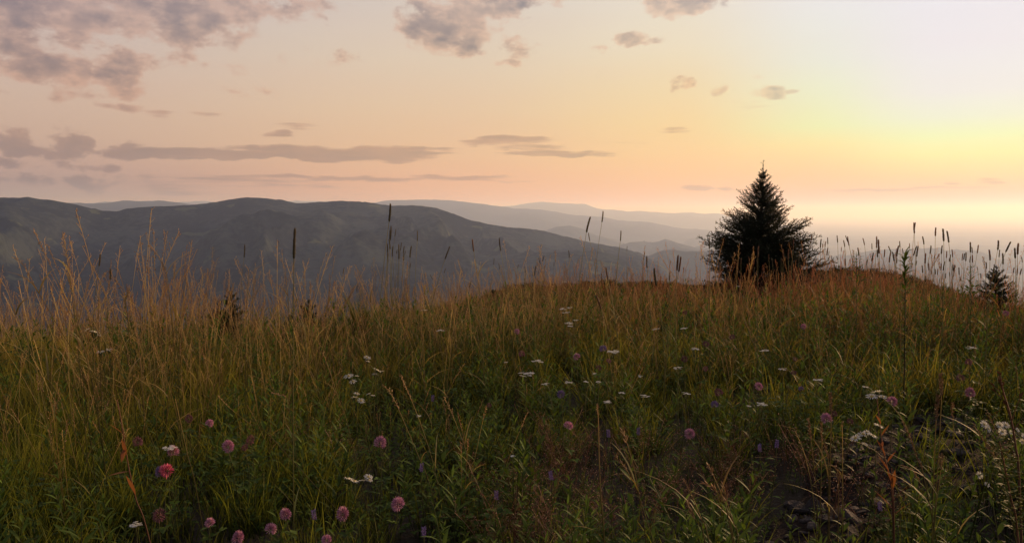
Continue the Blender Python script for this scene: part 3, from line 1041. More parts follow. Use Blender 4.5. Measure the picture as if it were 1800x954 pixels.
    for r0, r1, dens in ((0.9, 3.2, 230), (3.2, 5.2, 150), (5.2, 9, 95), (9, 16, 30)):
        x, y = ring_points(r0, r1, dens)
        az = np.degrees(np.arctan2(x, y)); r = np.hypot(x, y)
        p = patch(x, y, 1.1, 100)
        w = 0.35 + 0.65 * smoothstep(az, -26, -10)
        keep = (rng.rand(len(x)) < w * np.clip((p - 0.15) * 3, 0.2, 1)) & (~in_world_poly(x, y, TRACK) | (rng.rand(len(x)) < 0.24))
        X.append(x[keep]); Y.append(y[keep])
    x = np.concatenate(X); y = np.concatenate(Y); s = rng.uniform(0.65, 1.2, len(x)) * (1 + 0.55 * smoothstep(np.hypot(x, y), 5, 8))
    s = clear_scale(x, y, s, .3)
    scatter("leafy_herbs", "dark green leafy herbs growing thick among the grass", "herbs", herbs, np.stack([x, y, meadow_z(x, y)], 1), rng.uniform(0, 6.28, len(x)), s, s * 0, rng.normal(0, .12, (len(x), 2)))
    # ---- reddish bent panicles near the track
    reds = [red_panicle_clump(9).mesh("reddish_bent_grass", [M_REDP]) for _ in range(5)]
    x, y = ring_points(1.8, 4.2, 26, 30, 10)
    keep = in_world_poly(x, y, RED) | (rng.rand(len(x)) < 0.03)
    keep &= rng.rand(len(x)) < np.clip(patch(x, y, 2.5, 110) * 2 - 0.3, 0.15, 1)
    x = x[keep]; y = y[keep]; s = rng.uniform(0.8, 1.25, len(x))
    scatter("reddish_bent_grass", "haze of fine reddish bent grass seed heads by the stony track", "grass", reds, np.stack([x, y, meadow_z(x, y)], 1), rng.uniform(0, 6.28, len(x)), s, s * 0)
    # ---- low shrubs on the next shoulder of the hill
    def shrub_mesh():
        mb = MB()
        for i in range(260):
            d = Vector((U(-1, 1), U(-1, 1), U(-.1, 1)))
            if d.length > 1: continue
            p = Vector((d.x * .55, d.y * .55, d.z * .42))
            add_leaf(mb, p, (d + Vector((U(-.5, .5), U(-.5, .5), U(0, .8)))), U(.06, .12), U(.018, .03), .3, c=U(0, 1), h=U(0, 1), n=3)
        return mb.mesh("low_shrub", [M_SHRUB])
    shrubs = [shrub_mesh() for _ in range(4)]
    n = 5200
    az = rng.uniform(-14, 46, n); s_ = rng.uniform(-0.55, 0.12, n)
    rr = KD + np.where(s_ < 0, s_ * 30, s_ * 60)
    x = np.sin(np.radians(az)) * rr; y = np.cos(np.radians(az)) * rr
    keep = (fbm(x * .16, y * .16, 120, 4) > 0.47) | (np.abs(s_) < .05)
    x, y = x[keep], y[keep]
    s = rng.uniform(0.45, 1.2, len(x))
    scatter("low_shrubs", "dark low shrubs covering the shoulder of the hill beyond the meadow", "shrubs", shrubs, np.stack([x, y, knoll_z(x, y) - .12], 1), rng.uniform(0, 6.28, len(x)), s, s * 0)
    # grass on the shoulder
    n = 9000
    az = rng.uniform(-14, 46, n); s_ = rng.uniform(-0.6, 0.1, n)
    rr = KD + np.where(s_ < 0, s_ * 30, s_ * 60)
    x = np.sin(np.radians(az)) * rr; y = np.cos(np.radians(az)) * rr
    keep = (fbm(x * .16, y * .16, 120, 4) < 0.52)
    x, y = x[keep], y[keep]
    s = rng.uniform(0.9, 1.6, len(x))
    scatter("shoulder_grass", "rusty grass on the shoulder of the hill beyond the meadow", "grass", stems, np.stack([x, y, knoll_z(x, y)], 1), rng.uniform(0, 6.28, len(x)), s, rng.uniform(.3, 1, len(x)))


# ---------------------------------------------------------------- stony track with single stones
def build_track():
    m, T = new_mat("track_soil")
    g = T.n('ShaderNodeNewGeometry').outputs['Position']
    n1 = T.noise(g, 9.0, 6, 0.65); n2 = T.noise(g, 80.0, 5, 0.65)
    cc = T.mix(n1, (0.016, 0.011, 0.008, 1), (0.045, 0.031, 0.023, 1))
    cc = T.mix(T.smooth(n2, .5, .7, 0, .5), cc, (0.06, 0.048, 0.040, 1))
    bs = T.n('ShaderNodeBsdfPrincipled', i_Roughness=1.0)
    bs.inputs['Specular IOR Level'].default_value = 0.05
    T.set(bs.inputs['Base Color'], cc)
    bmp = T.n('ShaderNodeBump', i_Strength=0.9, i_Distance=0.012)
    T.set(bmp.inputs['Height'], n2); T.set(bs.inputs['Normal'], bmp.outputs[0])
    finish(T, bs.outputs[0])
    xs = [p[0] for p in TRACK]; ys = [p[1] for p in TRACK]
    x0, x1, y0, y1 = min(xs) - .1, max(xs) + .1, min(ys) - .1, max(ys) + .1
    gx, gy = np.meshgrid(np.linspace(x0, x1, 90), np.linspace(y0, y1, 90), indexing='ij')
    ins = in_poly(gx.ravel(), gy.ravel(), TRACK).reshape(gx.shape)
    z = meadow_z(gx, gy) + np.where(ins, 0.008 + 0.02 * (fbm(gx * 9, gy * 9, 5, 4) - .3), -0.03)
    me = grid_mesh("stony_track", np.stack([gx, gy, z], -1))
    me.materials.append(m)
    track = tag(link("stony_track", me), "bare patch of dark stony track in the lower right", "track", kind='structure')

    st, T = new_mat("slate")
    oi = T.n('ShaderNodeObjectInfo').outputs['Random']
    tc = T.n('ShaderNodeTexCoord').outputs['Object']
    n1 = T.noise(tc, 1.6, 6, 0.65)
    cc = T.mix(oi, (0.022, 0.020, 0.019, 1), (0.070, 0.060, 0.056, 1))
    cc = T.mix(T.smooth(n1, .35, .7), cc, T.mix(1.0, cc, (1.5, 1.42, 1.35, 1), 'MULTIPLY'))
    bs = T.n('ShaderNodeBsdfPrincipled', i_Roughness=0.8)
    bs.inputs['Specular IOR Level'].default_value = 0.1
    T.set(bs.inputs['Base Color'], cc)
    bmp = T.n('ShaderNodeBump', i_Strength=0.5, i_Distance=0.1)
    T.set(bmp.inputs['Height'], n1); T.set(bs.inputs['Normal'], bmp.outputs[0])
    finish(T, bs.outputs[0])

    def stone_mesh():
        """thin irregular slab of slate with a broken edge, 1 unit long"""
        k = random.randint(6, 8)
        an = sorted(U(0, 6.28) for _ in range(k))
        an = [6.283 * i / k + U(-.25, .25) for i in range(k)]
        asp = U(.5, .8)
        rad = [U(.38, .55) for _ in range(k)]
        th = U(.10, .2)
        lo = [(math.cos(a) * r, math.sin(a) * r * asp, -th / 2 + U(-.02, .02)) for a, r in zip(an, rad)]
        mi = [(x * 1.04, y * 1.04, z + th * .6) for x, y, z in lo]
        hi = [(x * U(.8, .9), y * U(.8, .9), th / 2 + U(-.03, .03)) for x, y, z in lo]
        v = lo + mi + hi + [(U(-.05, .05), U(-.05, .05), th / 2 + U(.01, .05))]
        f = [tuple(reversed(range(k)))]
        for i in range(k):
            j = (i + 1) % k
            f.append((i, j, k + j, k + i)); f.append((k + i, k + j, 2 * k + j, 2 * k + i))
            f.append((2 * k + i, 2 * k + j, 3 * k))
        me = bpy.data.meshes.new("stone")
        me.from_pydata(v, [], f); me.materials.append(st); me.update()
        return me
    sm = [stone_mesh() for _ in range(9)]
    def spots(n):
        out = []
        while len(out) < n:
            x = U(x0, x1); y = U(y0, y1)
            if in_poly(np.array([x]), np.array([y]), TRACK)[0]: out.append((x, y))
        return out
    sx = spots(230)
    for x, y in sx:
        s = min(0.10, 0.022 * math.exp(abs(random.gauss(0, .75))))
        o = link("stone", random.choice(sm), track, (x, y, ground(x, y) + 0.02 + s * .03))
        o.rotation_euler = (random.gauss(0, .28), random.gauss(0, .28), U(0, 6.28))
        o.scale = (s, s, s)
    gp = np.array([(x, y) for x, y in spots(1300)])
    z = meadow_z(gp[:, 0], gp[:, 1]) + 0.016
    scatter("gravel", "small slate chips between the stones of the track", "gravel", sm, np.stack([gp[:, 0], gp[:, 1], z], 1), rng.uniform(0, 6.28, len(gp)), rng.uniform(.006, .018, len(gp)), rng.rand(len(gp)), rng.normal(0, .35, (len(gp), 2)))


# ---------------------------------------------------------------- spruces
def needle_twig(mb, p, d, L, dens=520, nl=0.017, w=0.0021, c=0.5, ends=True):
    d = d.normalized(); a = d.orthogonal().normalized(); b = d.cross(a)
    mb.tube([p, p + d * L], [0.0022, 0.0012], 3, hs=[0.1, 0.1], c=0.2, mat=1)
    for k in range(int(L * dens)):
        t = U(0, 1.0); an = U(0, 6.283)
        q = p + d * (L * t)
        rd = a * math.cos(an) + b * math.sin(an)
        nd = (rd + d * 0.75 + Z * 0.15).normalized()
        s = nd.cross(d).normalized() * w
        ln = nl * U(.8, 1.15)
        mb.add([q - s, q + s, q + nd * ln], [(0, 1, 2)], [.2, .2, 1.0], c)


def branch_mesh(L, name="branch", dens=430):
    mb = MB()
    # the axis runs along +X, rising a little at the tip
    n = 8
    ax = [Vector((L * t, 0.02 * L * math.sin(3 * t + U(0, 1)), L * (0.02 + 0.14 * t * t))) for t in [i / n for i in range(n + 1)]]
    mb.tube(ax, [0.006 * (1 - .75 * i / n) * max(.5, L) for i in range(n + 1)], 4, hs=0.3, c=.3, mat=1)
    for i in range(n):
        if i / n > 0.12:
            needle_twig(mb, ax[i], ax[i + 1] - ax[i], (ax[i + 1] - ax[i]).length, dens, c=U(0, 1))
    k = 0
    t = 0.14
    while t < 0.97:
        i = min(n - 1, int(t * n)); p = ax[i].lerp(ax[i + 1], t * n - i)
        for sgn in (-1, 1):
            ln = L * (0.42 * (1 - t) + 0.05) * U(.65, 1.15)
            ln = min(ln, 0.42 * L)
            ln = max(ln, 0.035)
            ang = U(.75, 1.05)
            d = Vector((math.cos(ang), sgn * math.sin(ang) * U(.5, 1), U(-.35, .75)))
            segs = max(1, int(ln / 0.07))
            q = p.copy(); dd = d.normalized()
            for s in range(segs):
                l = ln / segs
                needle_twig(mb, q, dd, l, dens, c=U(0, 1))
                q = q + dd * l
                if ln > 0.12 and s < segs:
                    for sg in (-1, 1):
                        if U(0, 1) < 0.75:
                            sub = Vector((dd.x, dd.y, dd.z)); perp = Vector((-dd.y, dd.x, U(-.6, .9)))
                            needle_twig(mb, q, (sub * .7 + perp * sg * .8), U(.035, .075) * (1 - .4 * s / segs), dens, c=U(0, 1))
                dd = (dd + Vector((.22, 0, .05))).normalized()
        t += U(.034, .056) / max(.6, L)
    return mb.mesh(name, [M_NEEDLE, M_BARK])


BR = {}


def spruce(px, py_base, r, height, label, profile, n_wh, seed, small=False, lift=0.0, cat="tree"):
    """young spruce; profile: list of (height fraction, branch reach in metres)"""
    random.seed(seed)
    d = px_dir(px, py_base)
    k = r / math.hypot(d.x, d.y)
    x, y = d.x * k, d.y * k
    zb = ground(x, y)
    root = empty("spruce_tree", (x, y, zb), label, cat, None)
    mb = MB()
    H = height
    tp = [Vector((0.012 * math.sin(i * 1.3), 0.012 * math.cos(i * 1.7), H * i / 12)) for i in range(13)]
    mb.tube(tp, [0.045 * (H / 2.8) * (1 - i / 12) ** .9 + 0.0035 for i in range(13)], 7, hs=[i / 12 for i in range(13)], c=.4)
    link("trunk", mb.mesh("spruce_trunk", [M_BARK]), root)
    # leader
    mb = MB()
    needle_twig(mb, tp[-2], tp[-1] - tp[-2], (tp[-1] - tp[-2]).length * 1.02, 420, 0.012, c=.4)
    for k_ in range(4):
        needle_twig(mb, tp[-1] - Z * U(.02, .16), horiz(U(0, 6.28)) * .8 + Z * .5, U(.03, .06), 420, c=.5)
    link("leader", mb.mesh("spruce_leader", [M_NEEDLE, M_BARK]), root)
    fr = [p[0] for p in profile]; rc = [p[1] for p in profile]
    cnt = 0
    for w in range(n_wh):
        t = 0.04 + 0.90 * (w + .3) / n_wh
        z = H * t
        reach = float(np.interp(t, fr, rc))
        for _ in range(4):
            reach = .5 * reach + .5 * float(np.interp(min(1, t + reach * (.30 + .45 * t) / H), fr, rc))
        nb = 8 if t < .5 else (7 if t < .8 else 5)
        if small: nb = 5
        a0 = U(0, 6.28)
        for b in range(nb):
            a = a0 + 6.283 * b / nb + U(-.3, .3)
            L = reach * (U(.80, 1.05) if b % 3 else U(.45, .8))
            if U(0, 1) < .10: L *= 1.22
            key = min(BR_L, key=lambda q: abs(q - L))
            me = random.choice(BR[key])
            zz = z + U(-.05, .05)
            o = link("branch", me, root, (0, 0, zz))
            up = 0.16 + 0.55 * smoothstep(np.array(t), .25, .95) + U(-.1, .12) + (-.12 if t < .2 else 0)
            o.rotation_euler = (U(-.3, .3), -up, a)
            s = L / key
            o.scale = (s, s * U(.85, 1.1), s)
            cnt += 1
    return root


BR_L = (0.14, 0.26, 0.45, 0.7, 1.0)


def build_trees():
    random.seed(11)
    for L in BR_L:
        BR[L] = [branch_mesh(L, dens=(560 if L < .3 else 520)) for _ in range(3)]
    # the tree by the brow, against the sky
    R0 = 16.0
    d = px_dir(1345, 282); k = R0 / math.hypot(d.x, d.y)
    H = CAMZ + d.z * k - ground(d.x * k, d.y * k)
    ztop = CAMZ + d.z * k
    def frac(py):
        dd = px_dir(1345, py); kk = R0 / math.hypot(dd.x, dd.y)
        return (CAMZ + dd.z * kk - (ztop - H)) / H
    m = R0 / FPX
    prof = [(0.0, .95), (frac(500), 90 * m), (frac(470), 100 * m), (frac(435), 104 * m), (frac(410), 97 * m), (frac(385), 88 * m), (frac(360), 60 * m), (frac(340), 43 * m), (frac(320), 21 * m), (frac(300), 7 * m), (1.0, 5 * m)]
    prof = [(f, r * 1.08) for f, r in prof]
    spruce(1336, 515, R0, H, "dark bushy young spruce tree standing against the sunset on the meadow's brow", prof, 35, 8)
    def small(px, ytop, yb, r, wpx, label, seed, cat="tree", n=11):
        d = px_dir(px, ytop); k = r / math.hypot(d.x, d.y)
        x, y = d.x * k, d.y * k
        H = CAMZ + d.z * k - ground(x, y)
        w = wpx * r / FPX
        vis = (yb - ytop) * r / FPX / H     # visible share
        prof = [(0, w), (1 - vis, w), (1 - vis * .5, w * .62), (1 - vis * .15, w * .22), (1.0, .04)]
        spruce(px, ytop, r, H, label, prof, n, seed, small=True, cat=cat)
    small(405, 505, 575, 9.6, 42, "small dark spruce top poking out of the grass left of centre", 21)
    small(385, 527, 575, 9.9, 34, "stunted dark spruce leaning against the left side of a slightly taller small spruce", 22, n=9)
    small(541, 524, 570, 9.4, 30, "low dark spruce tip half hidden in grass under the thick timothy head", 23, n=9)
    small(512, 545, 580, 10.0, 26, "lowest dark spruce tip in the grass, left of another small one", 24, n=8)
    small(1752, 466, 520, 12.3, 46, "small rust tinged spruce among the timothy heads at the far right", 25, n=15)


# ---------------------------------------------------------------- plants one can count
def at_height(px, py, h, rmax=14.0):
    """point on the sight line px,py that is h above the ground; returns the point and the range"""
    d = px_dir(px, py)
    t = np.linspace(0.9, rmax, 3000)
    x = d.x * t; y = d.y * t; z = CAMZ + d.z * t
    f = z - (meadow_z(x, y) + h)
    i = np.where(f < 0)[0]
    i = i[0] if len(i) else int(np.argmin(f))
    return Vector((x[i], y[i], z[i])), math.hypot(x[i], y[i])


def at_range(px, py, r):
    d = px_dir(px, py); k = r / math.hypot(d.x, d.y)
    return Vector((d.x * k, d.y * k, CAMZ + d.z * k))


def keep(P, half_m):
    r = math.hypot(P.x, P.y)
    KEEP_CLEAR.append((math.degrees(math.atan2(P.x, P.y)), r, math.degrees(half_m / r)))


def bez(p0, p1, p2, n):
    return [p0 * (1 - t) ** 2 + p1 * (2 * t * (1 - t)) + p2 * t ** 2 for t in [i / n for i in range(n + 1)]]


def stem_mesh(pts, r0, r1, mat, name="stem", leaves=0, lmat=None, ll=0.1, sides=4):
    mb = MB(); n = len(pts) - 1
    mb.tube(pts, [r0 + (r1 - r0) * i / n for i in range(n + 1)], sides, c=.5)
    return mb.mesh(name, [mat])


# --- timothy grass
def timothy_head_mesh(mat, rad=0.06, bristle=True, knob=0.0):
    """unit length head along +Z, radius in lengths"""
    mb = MB()
    rows, sides = 16, 9
    P = []
    for i in range(rows + 1):
        t = i / rows
        e = min(1, (t / 0.07)) ** .5 * min(1, ((1 - t) / 0.09)) ** .5 if 0 < t < 1 else 0.05
        P.append([])
        for k in range(sides):
            a = 6.283 * k / sides + i * .35
            rr = rad * e * U(.82, 1.15) * (1 + knob * math.sin(t * 40)) * (1.08 - .25 * abs(t - .4))
            P[-1].append(Vector((math.cos(a) * rr, math.sin(a) * rr, t)))
    bx_, by_ = U(-.12, .12), U(-.12, .12)
    vs = [q + Vector((bx_, by_, 0)) * q.z ** 2 for row in P for q in row]
    fs = []
    for i in range(rows):
        for k in range(sides):
            k2 = (k + 1) % sides
            fs.append((i * sides + k, i * sides + k2, (i + 1) * sides + k2, (i + 1) * sides + k))
    mb.add(vs, fs, [q.z for q in vs], .3)
    if bristle:
        for i in range(230):
            t = U(0.02, .99); a = U(0, 6.283)
            d = Vector((math.cos(a), math.sin(a), 0))
            p = d * rad * .9 + Z * t + Vector((bx_, by_, 0)) * t * t
            tip = p + d * rad * U(.35, .75) + Z * U(.01, .04)
            s = Vector((-d.y, d.x, 0)) * rad * .10
            mb.add([p - s, p + s, tip], [(0, 1, 2)], [.5, .5, 1.0], U(0, 1))
    return mb.mesh("timothy_head", [mat], smooth=False)


TH = {}
TIM = []
# (top x, top y, bottom x, bottom y, kind, label or None)
TIMOTHY = [
    (517.4, 399.9, 516.7, 455.7, 'g', "thick dark timothy head standing tall against the ridge, left of the middle cluster"),
    (688.4, 357.6, 683.9, 390.3, 'g', "tallest timothy head, its tip touching the skyline above the middle cluster"),
    (689.2, 396.8, 685.9, 423, 'g', "long timothy head right below the cluster's tallest one"),
    (696, 402, 694, 416, 'g', "short timothy head just right of the long upper pair in the middle cluster"),
    (735, 405, 733.5, 424, 'g', "lone upright timothy head right of the middle cluster, highest on that side"),
    (684.9, 404, 685, 421, 'g', "timothy head pressed against the left side of the cluster's second tallest"),
    (681.9, 428, 681, 445, 'g', "leftmost timothy head in the lower half of the middle cluster"),
    (689, 432, 690.2, 451, 'g', "timothy head low beside the main stems of the middle cluster"),
    (685, 420, 686, 438, 'g', "timothy head midway down the main stems of the middle cluster"),
    (705.5, 426, 704, 441, 'g', "upper head in the tight bunch right of the cluster's main stems"),
    (702.8, 429, 701, 456, 'g', "longest head in the tight bunch right of the cluster's main stems"),
    (709.8, 432, 709, 446, 'g', "right upper head in the tight bunch beside the main stems"),
    (709, 446, 709.5, 458, 'g', "lowest head in the tight bunch beside the main stems"),
    (712.8, 440, 711.5, 448, 'g', "smallest head at the right edge of the tight bunch"),
    (697.5, 438, 697.3, 446, 'g', "smallest head at the left edge of the tight bunch"),
    (721.6, 431.8, 720.6, 453, 'g', "timothy head alone between the tight bunch and the lone upright one"),
    (722.9, 462, 719.9, 473, 'g', "low leaning timothy head under the right side of the middle cluster"),
    (790.5, 432, 782, 456, 'g', "dark timothy head leaning right, between the middle cluster and the tan spike"),
    (782.5, 471, 781, 480, 'g', "tiny timothy head under the right leaning dark one"),
    (876, 418, 880.3, 441.4, 'g', "dark timothy head leaning left, standing right of the tan spike"),
    (869.5, 454, 867.5, 465, 'g', "small timothy head low left of the left leaning dark one"),
    (877.5, 462, 878, 473, 'g', "small dark head directly under the left leaning dark one"),
    (829, 420, 833, 442.6, 'b', "tan knobbly timothy head between two dark leaning ones"),
    (604.2, 470, 603, 481, 'g', "small dark timothy head low against the ridge, right of the thick one"),
    (754.8, 482, 760.6, 491, 'g', "short dark head leaning left above the grass right of the middle cluster"),
    (826.8, 494, 825.5, 505, 'g', "tiny dark upright head below the tan knobbly one"),
    (627.8, 498, 627.3, 512, 'g', "dark upright head at the tip of the green fern fronds"),
    (682.6, 443, 682, 462, 'g', "timothy head lowest on the left stem of the middle cluster"),
    (432, 429.5, 429, 453, 'g', "single dark timothy head left of the thick one"),
    (178, 446, 174.3, 468, 'g', "faint timothy head against the ridge right of the tall tan grasses"),
    (195.7, 471.8, 193.7, 492, 'g', "fainter lower timothy head beside another against the dark ridge at left"),
    (1035.8, 380, 1030.8, 409, 'g', "long timothy head left of the tallest one before the mauve range"),
    (1033.3, 409, 1037, 424, 'g', "short timothy head leaning left directly below a longer one"),
    (1061.5, 370.7, 1058, 391, 'g', "tallest timothy head left of the spruce, before the mauve range"),
    (1093, 405, 1090.4, 424, 'g', "timothy head with a dark tip, before the misty valley"),
    (1102, 432, 1102, 441, 'g', "short stubby timothy head between taller ones before the misty valley"),
    (1133, 441, 1131.4, 457, 'g', "thin timothy head, left one of a crossing pair over the brow"),
    (1135.4, 449, 1137.4, 471.5, 'g', "thin timothy head, right one of a crossing pair over the brow"),
    (1000.6, 439.6, 1000.6, 453, 'g', "short timothy head against the dark slope, left of the two long ones"),
    (955.8, 448.7, 953.8, 460, 'g', "right leaning small head of a little pair over the brow"),
    (946.3, 453, 950.3, 465, 'g', "left leaning small head of a little pair over the brow"),
    (1147.7, 471, 1154, 503.5, 'g', "thick dark head leaning left that overlaps the brow of the meadow"),
    (1191.8, 447.6, 1190, 475.8, 'b', "left one of two thick orange brown heads beside the spruce"),
    (1198.5, 450.7, 1193, 478, 'b', "right one of two thick orange brown heads beside the spruce"),
    (1201.8, 470, 1201.8, 479.6, 'b', "small orange brown head just right of the two thick ones"),
    (1176.5, 478, 1176.5, 493, 'b', "low orange brown head just left of the two thick ones"),
    (911, 464, 910, 472, 'g', None), (923.4, 467, 923.2, 479.5, 'g', None), (942.8, 467, 939, 484, 'g', None), (974.4, 460, 973.7, 468.5, 'g', None),
    (930, 482, 930, 489, 'g', None), (945.8, 474.5, 945.8, 483.5, 'g', None), (937.2, 476, 936, 484, 'g', None), (1057.7, 479.6, 1057.7, 494.7, 'b', None),
    (1064, 469.5, 1068.5, 491, 'b', None), (1049, 517, 1057, 544, 'b', "dark slanting head below the skyline in the brow grass"),
]
R7 = """122,225,108,290 183,258,183,330 199,292,199,328 239,247,239,300 221,275,218,325 235,325,232,385 251,350,246,385 311,232,314,290 345,320,341,355
363,268,368,322 375,233,392,285 385,240,402,312 270,385,266,420 308,390,314,420 282,410,282,445 294,450,288,485 410,412,410,445 470,325,477,390 511,252,519,308
576,293,576,340 617,238,610,330 622,262,630,375 583,362,576,430 612,340,620,400 678,337,668,400 702,313,723,367 712,360,708,440 736,355,745,430 772,308,764,395
788,275,789,325 765,400,765,445 810,328,814,375 865,292,860,335 893,132,899,220 905,132,899,190 915,310,892,388 924,312,916,397 918,425,910,465 967,238,972,303
983,366,980,450 960,460,963,520 1033,310,1018,375 1060,170,1059,240 1105,308,1106,375 1120,180,1123,280 1152,195,1162,290 1148,350,1143,405 1051,382,1050,415
1010,440,1010,500 1028,495,1033,530 1075,485,1076,535 1062,488,1060,530 1107,445,1100,500 1171,378,1171,432 1163,405,1165,435 1191,338,1190,400 1197,452,1194,505
1205,455,1200,510 1128,430,1118,500 1168,510,1168,550 1240,475,1240,535 1265,368,1263,425 1278,368,1276,420 1300,360,1290,430 1328,282,1327,365 1343,322,1340,370
1345,378,1342,440 1323,390,1323,440 1390,303,1378,370 1380,470,1383,505 1450,435,1448,490 1478,340,1476,425 1549,270,1534,345 1548,340,1545,400 1577,365,1575,455
1632,278,1595,362 1667,327,1668,410 1688,290,1686,380 1655,475,1655,520 1690,480,1680,540 1712,485,1705,535 885,440,878,480 1250,545,1250,580 500,450,505,490
540,412,535,460 370,408,374,465 430,403,434,440 480,420,481,450 1135,520,1138,560 1090,560,1088,600 985,540,984,590 940,560,942,600 1140,590,1140,620 1720,395,1722,440 1408,520,1406,560 1505,470,1500,520"""
for q in R7.split():
    a, b, c_, d_ = [float(t) for t in q.split(',')]
    s = 400 / 1735.0
    TIMOTHY.append((1400 + a * s, 360 + b * s, 1400 + c_ * s, 360 + d_ * s, 'm', None))
R6 = """255,560,255,640 580,620,580,700 783,640,785,715 467,700,467,745 523,690,522,735 651,675,655,720 676,705,680,745 709,728,709,762 857,680,855,740 557,762,555,815 755,640,752,700 825,575,818,640 437,728,438,760 737,700,737,735 812,720,809,765 905,640,900,690"""
for q in R6.split():
    a, b, c_, d_ = [float(t) for t in q.split(',')]
    s = 300 / 1145.0
    TIMOTHY.append((1180 + a * s, 270 + b * s, 1180 + c_ * s, 270 + d_ * s, 'l', None))

ORD = ["first", "second", "third", "fourth", "fifth", "sixth", "seventh", "eighth", "ninth", "tenth", "eleventh", "twelfth", "thirteenth", "fourteenth", "fifteenth", "sixteenth",
       "seventeenth", "eighteenth", "nineteenth", "twentieth"]
ORD += ["twenty-" + o for o in ORD[:9]] + ["thirtieth"] + ["thirty-" + o for o in ORD[:9]]


def auto_labels(items, zones, kind):
    """items: [(x, y, desc)] without label -> a label each: its look, its place in the row of its zone counted from a landmark"""
    out = {}
    for x0, x1, where in zones:
        for hi, word in ((True, "upper"), (False, "lower")):
            zs = [(x, y, i) for i, (x, y, d) in enumerate(items) if x0 <= x < x1]
            if not zs: continue
            med = sorted(y for _, y, _ in zs)[len(zs) // 2]
            sel = sorted((x, y, i) for x, y, i in zs if (y < med) == hi)
            for k, (x, y, i) in enumerate(sel):
                out[i] = f"{ORD[k]} {kind} from the left, {word} row {where}"
    return out


def build_timothy():
    random.seed(31)
    TH['g'] = [timothy_head_mesh(M_TIM, U(.052, .066)) for _ in range(4)]
    TH['m'] = [timothy_head_mesh(M_TIM, U(.058, .075)) for _ in range(4)] + [timothy_head_mesh(M_TIMB, U(.050, .07)) for _ in range(3)]
    TH['l'] = [timothy_head_mesh(M_TIMB, .06), timothy_head_mesh(M_TIM, .06)]
    TH['b'] = [timothy_head_mesh(M_TIMB, U(.06, .075), knob=.12) for _ in range(3)]
    un = [(t[0], t[1], '') for t in TIMOTHY if t[5] is None]
    zones = [(900, 1080, "over the brow left of the spruce"), (1200, 1425, "before the dark spruce"), (1425, 1500, "beside the spruce's right edge"),
             (1500, 1570, "left of the dark leafy stalk"), (1570, 1625, "around the dark leafy stalk"), (1625, 1680, "under the four highest heads"), (1680, 1735, "left of the small rusty spruce"), (1735, 1801, "around the small rusty spruce")]
    labs = auto_labels(un, zones, "timothy head")
    j = 0
    for x1, y1, x0, y0, kind, lab in TIMOTHY:
        L = math.hypot(x1 - x0, y1 - y0)
        brow = 13.5 if x0 > 900 else 9.5
        real = U(.066, .086) if kind in 'ml' else U(.070, .092)
        if L > 26: real = .088
        r = min(brow, max(2.2, real * FPX / max(L, 5)))
        if kind == 'l': r = min(r, 9)
        top = at_range(x1, y1, r); bot = at_range(x0, y0, r)
        d = top - bot
        gz = ground(bot.x, bot.y)
        # the foot: the stem leans the way the head does
        perp = Vector((bot.x, bot.y, 0)).normalized()
        sidev = Vector((perp.y, -perp.x, 0))
        lean = d.dot(sidev) / max(d.z, .01)
        hgt = bot.z - gz
        foot = Vector((bot.x, bot.y, gz - .01)) - sidev * (lean * hgt * .35 + U(-.05, .05)) + perp * U(-.05, .05)
        foot.z = ground(foot.x, foot.y) - .01
        label = lab
        if label is None:
            label = labs.get(j, "timothy head over the meadow's brow")
            j += 1
        root = empty("timothy_grass", foot, label, "grass stalk", "timothy grass stalks in flower")
        ctrl = bot - d.normalized() * (hgt * .45)
        pts = [p - foot for p in bez(foot, ctrl, bot + d * .03, 8)]
        mb = MB()
        mb.tube(pts, [0.0020 - 0.0009 * i / 8 for i in range(9)], 4, c=.5)
        link("stem", mb.mesh("timothy_stem", [M_TSTEM]), root)
        o = link("seed_head", random.choice(TH[kind]), root, bot - foot)
        o.rotation_mode = 'QUATERNION'
        o.rotation_quaternion = d.to_track_quat('Z', 'Y')
        sl = d.length
        fat = 1.0
        need = 0.0075 * max(1, 1)          # real heads are about 8 mm thick
        fat = min(1.7, max(.8, need / (sl * .12)))
        o.scale = (sl * fat, sl * fat, sl)
        for k in range(2):
            q = pts[2 + k * 2]
            mb = MB(); a = U(0, 6.28)
            lp = arc_pts(q, horiz(a) * .5, U(.09, .16), 1.1, 5)
            mb.ribbon(lp, [.0018, .0026, .0024, .0017, .001, 0], horiz(a + 1.57), c=U(0, 1))
            link("leaf", mb.mesh("timothy_leaf", [M_TSTEM]), root)
        if r < 5: keep(bot, .01)


# --- clover
def clover_head(mat, n=110, dull=False):
    """unit radius globe of florets"""
    mb = MB()
    for i in range(n):
        t = (i + .5) / n
        phi = math.acos(1 - 1.72 * t); th = 2.39996 * i
        d = Vector((math.sin(phi) * math.cos(th), math.sin(phi) * math.sin(th), math.cos(phi)))
        if dull: d = (d - Z * .35).normalized()
        g = (d + Z * U(.1, .45)).normalized()
        p = d * .35
        L = U(.62, .78) if not dull else U(.45, .75)
        c = U(0, 1)
        a = g.orthogonal().normalized(); b = g.cross(a)
        w = .075
        base = p
        mid = p + g * L * .62
        tip = p + g * L + d * U(-.02, .05)
        v = [base]
        for k in range(4):
            an = k * 1.5708
            v.append(mid + (a * math.cos(an) + b * math.sin(an)) * w)
        v.append(tip)
        mb.add(v, [(0, 2, 1), (0, 3, 2), (0, 4, 3), (0, 1, 4), (5, 1, 2), (5, 2, 3), (5, 3, 4), (5, 4, 1)], [0, .6, .6, .6, .6, 1], c)
    return mb.mesh("clover_head", [mat], smooth=False)


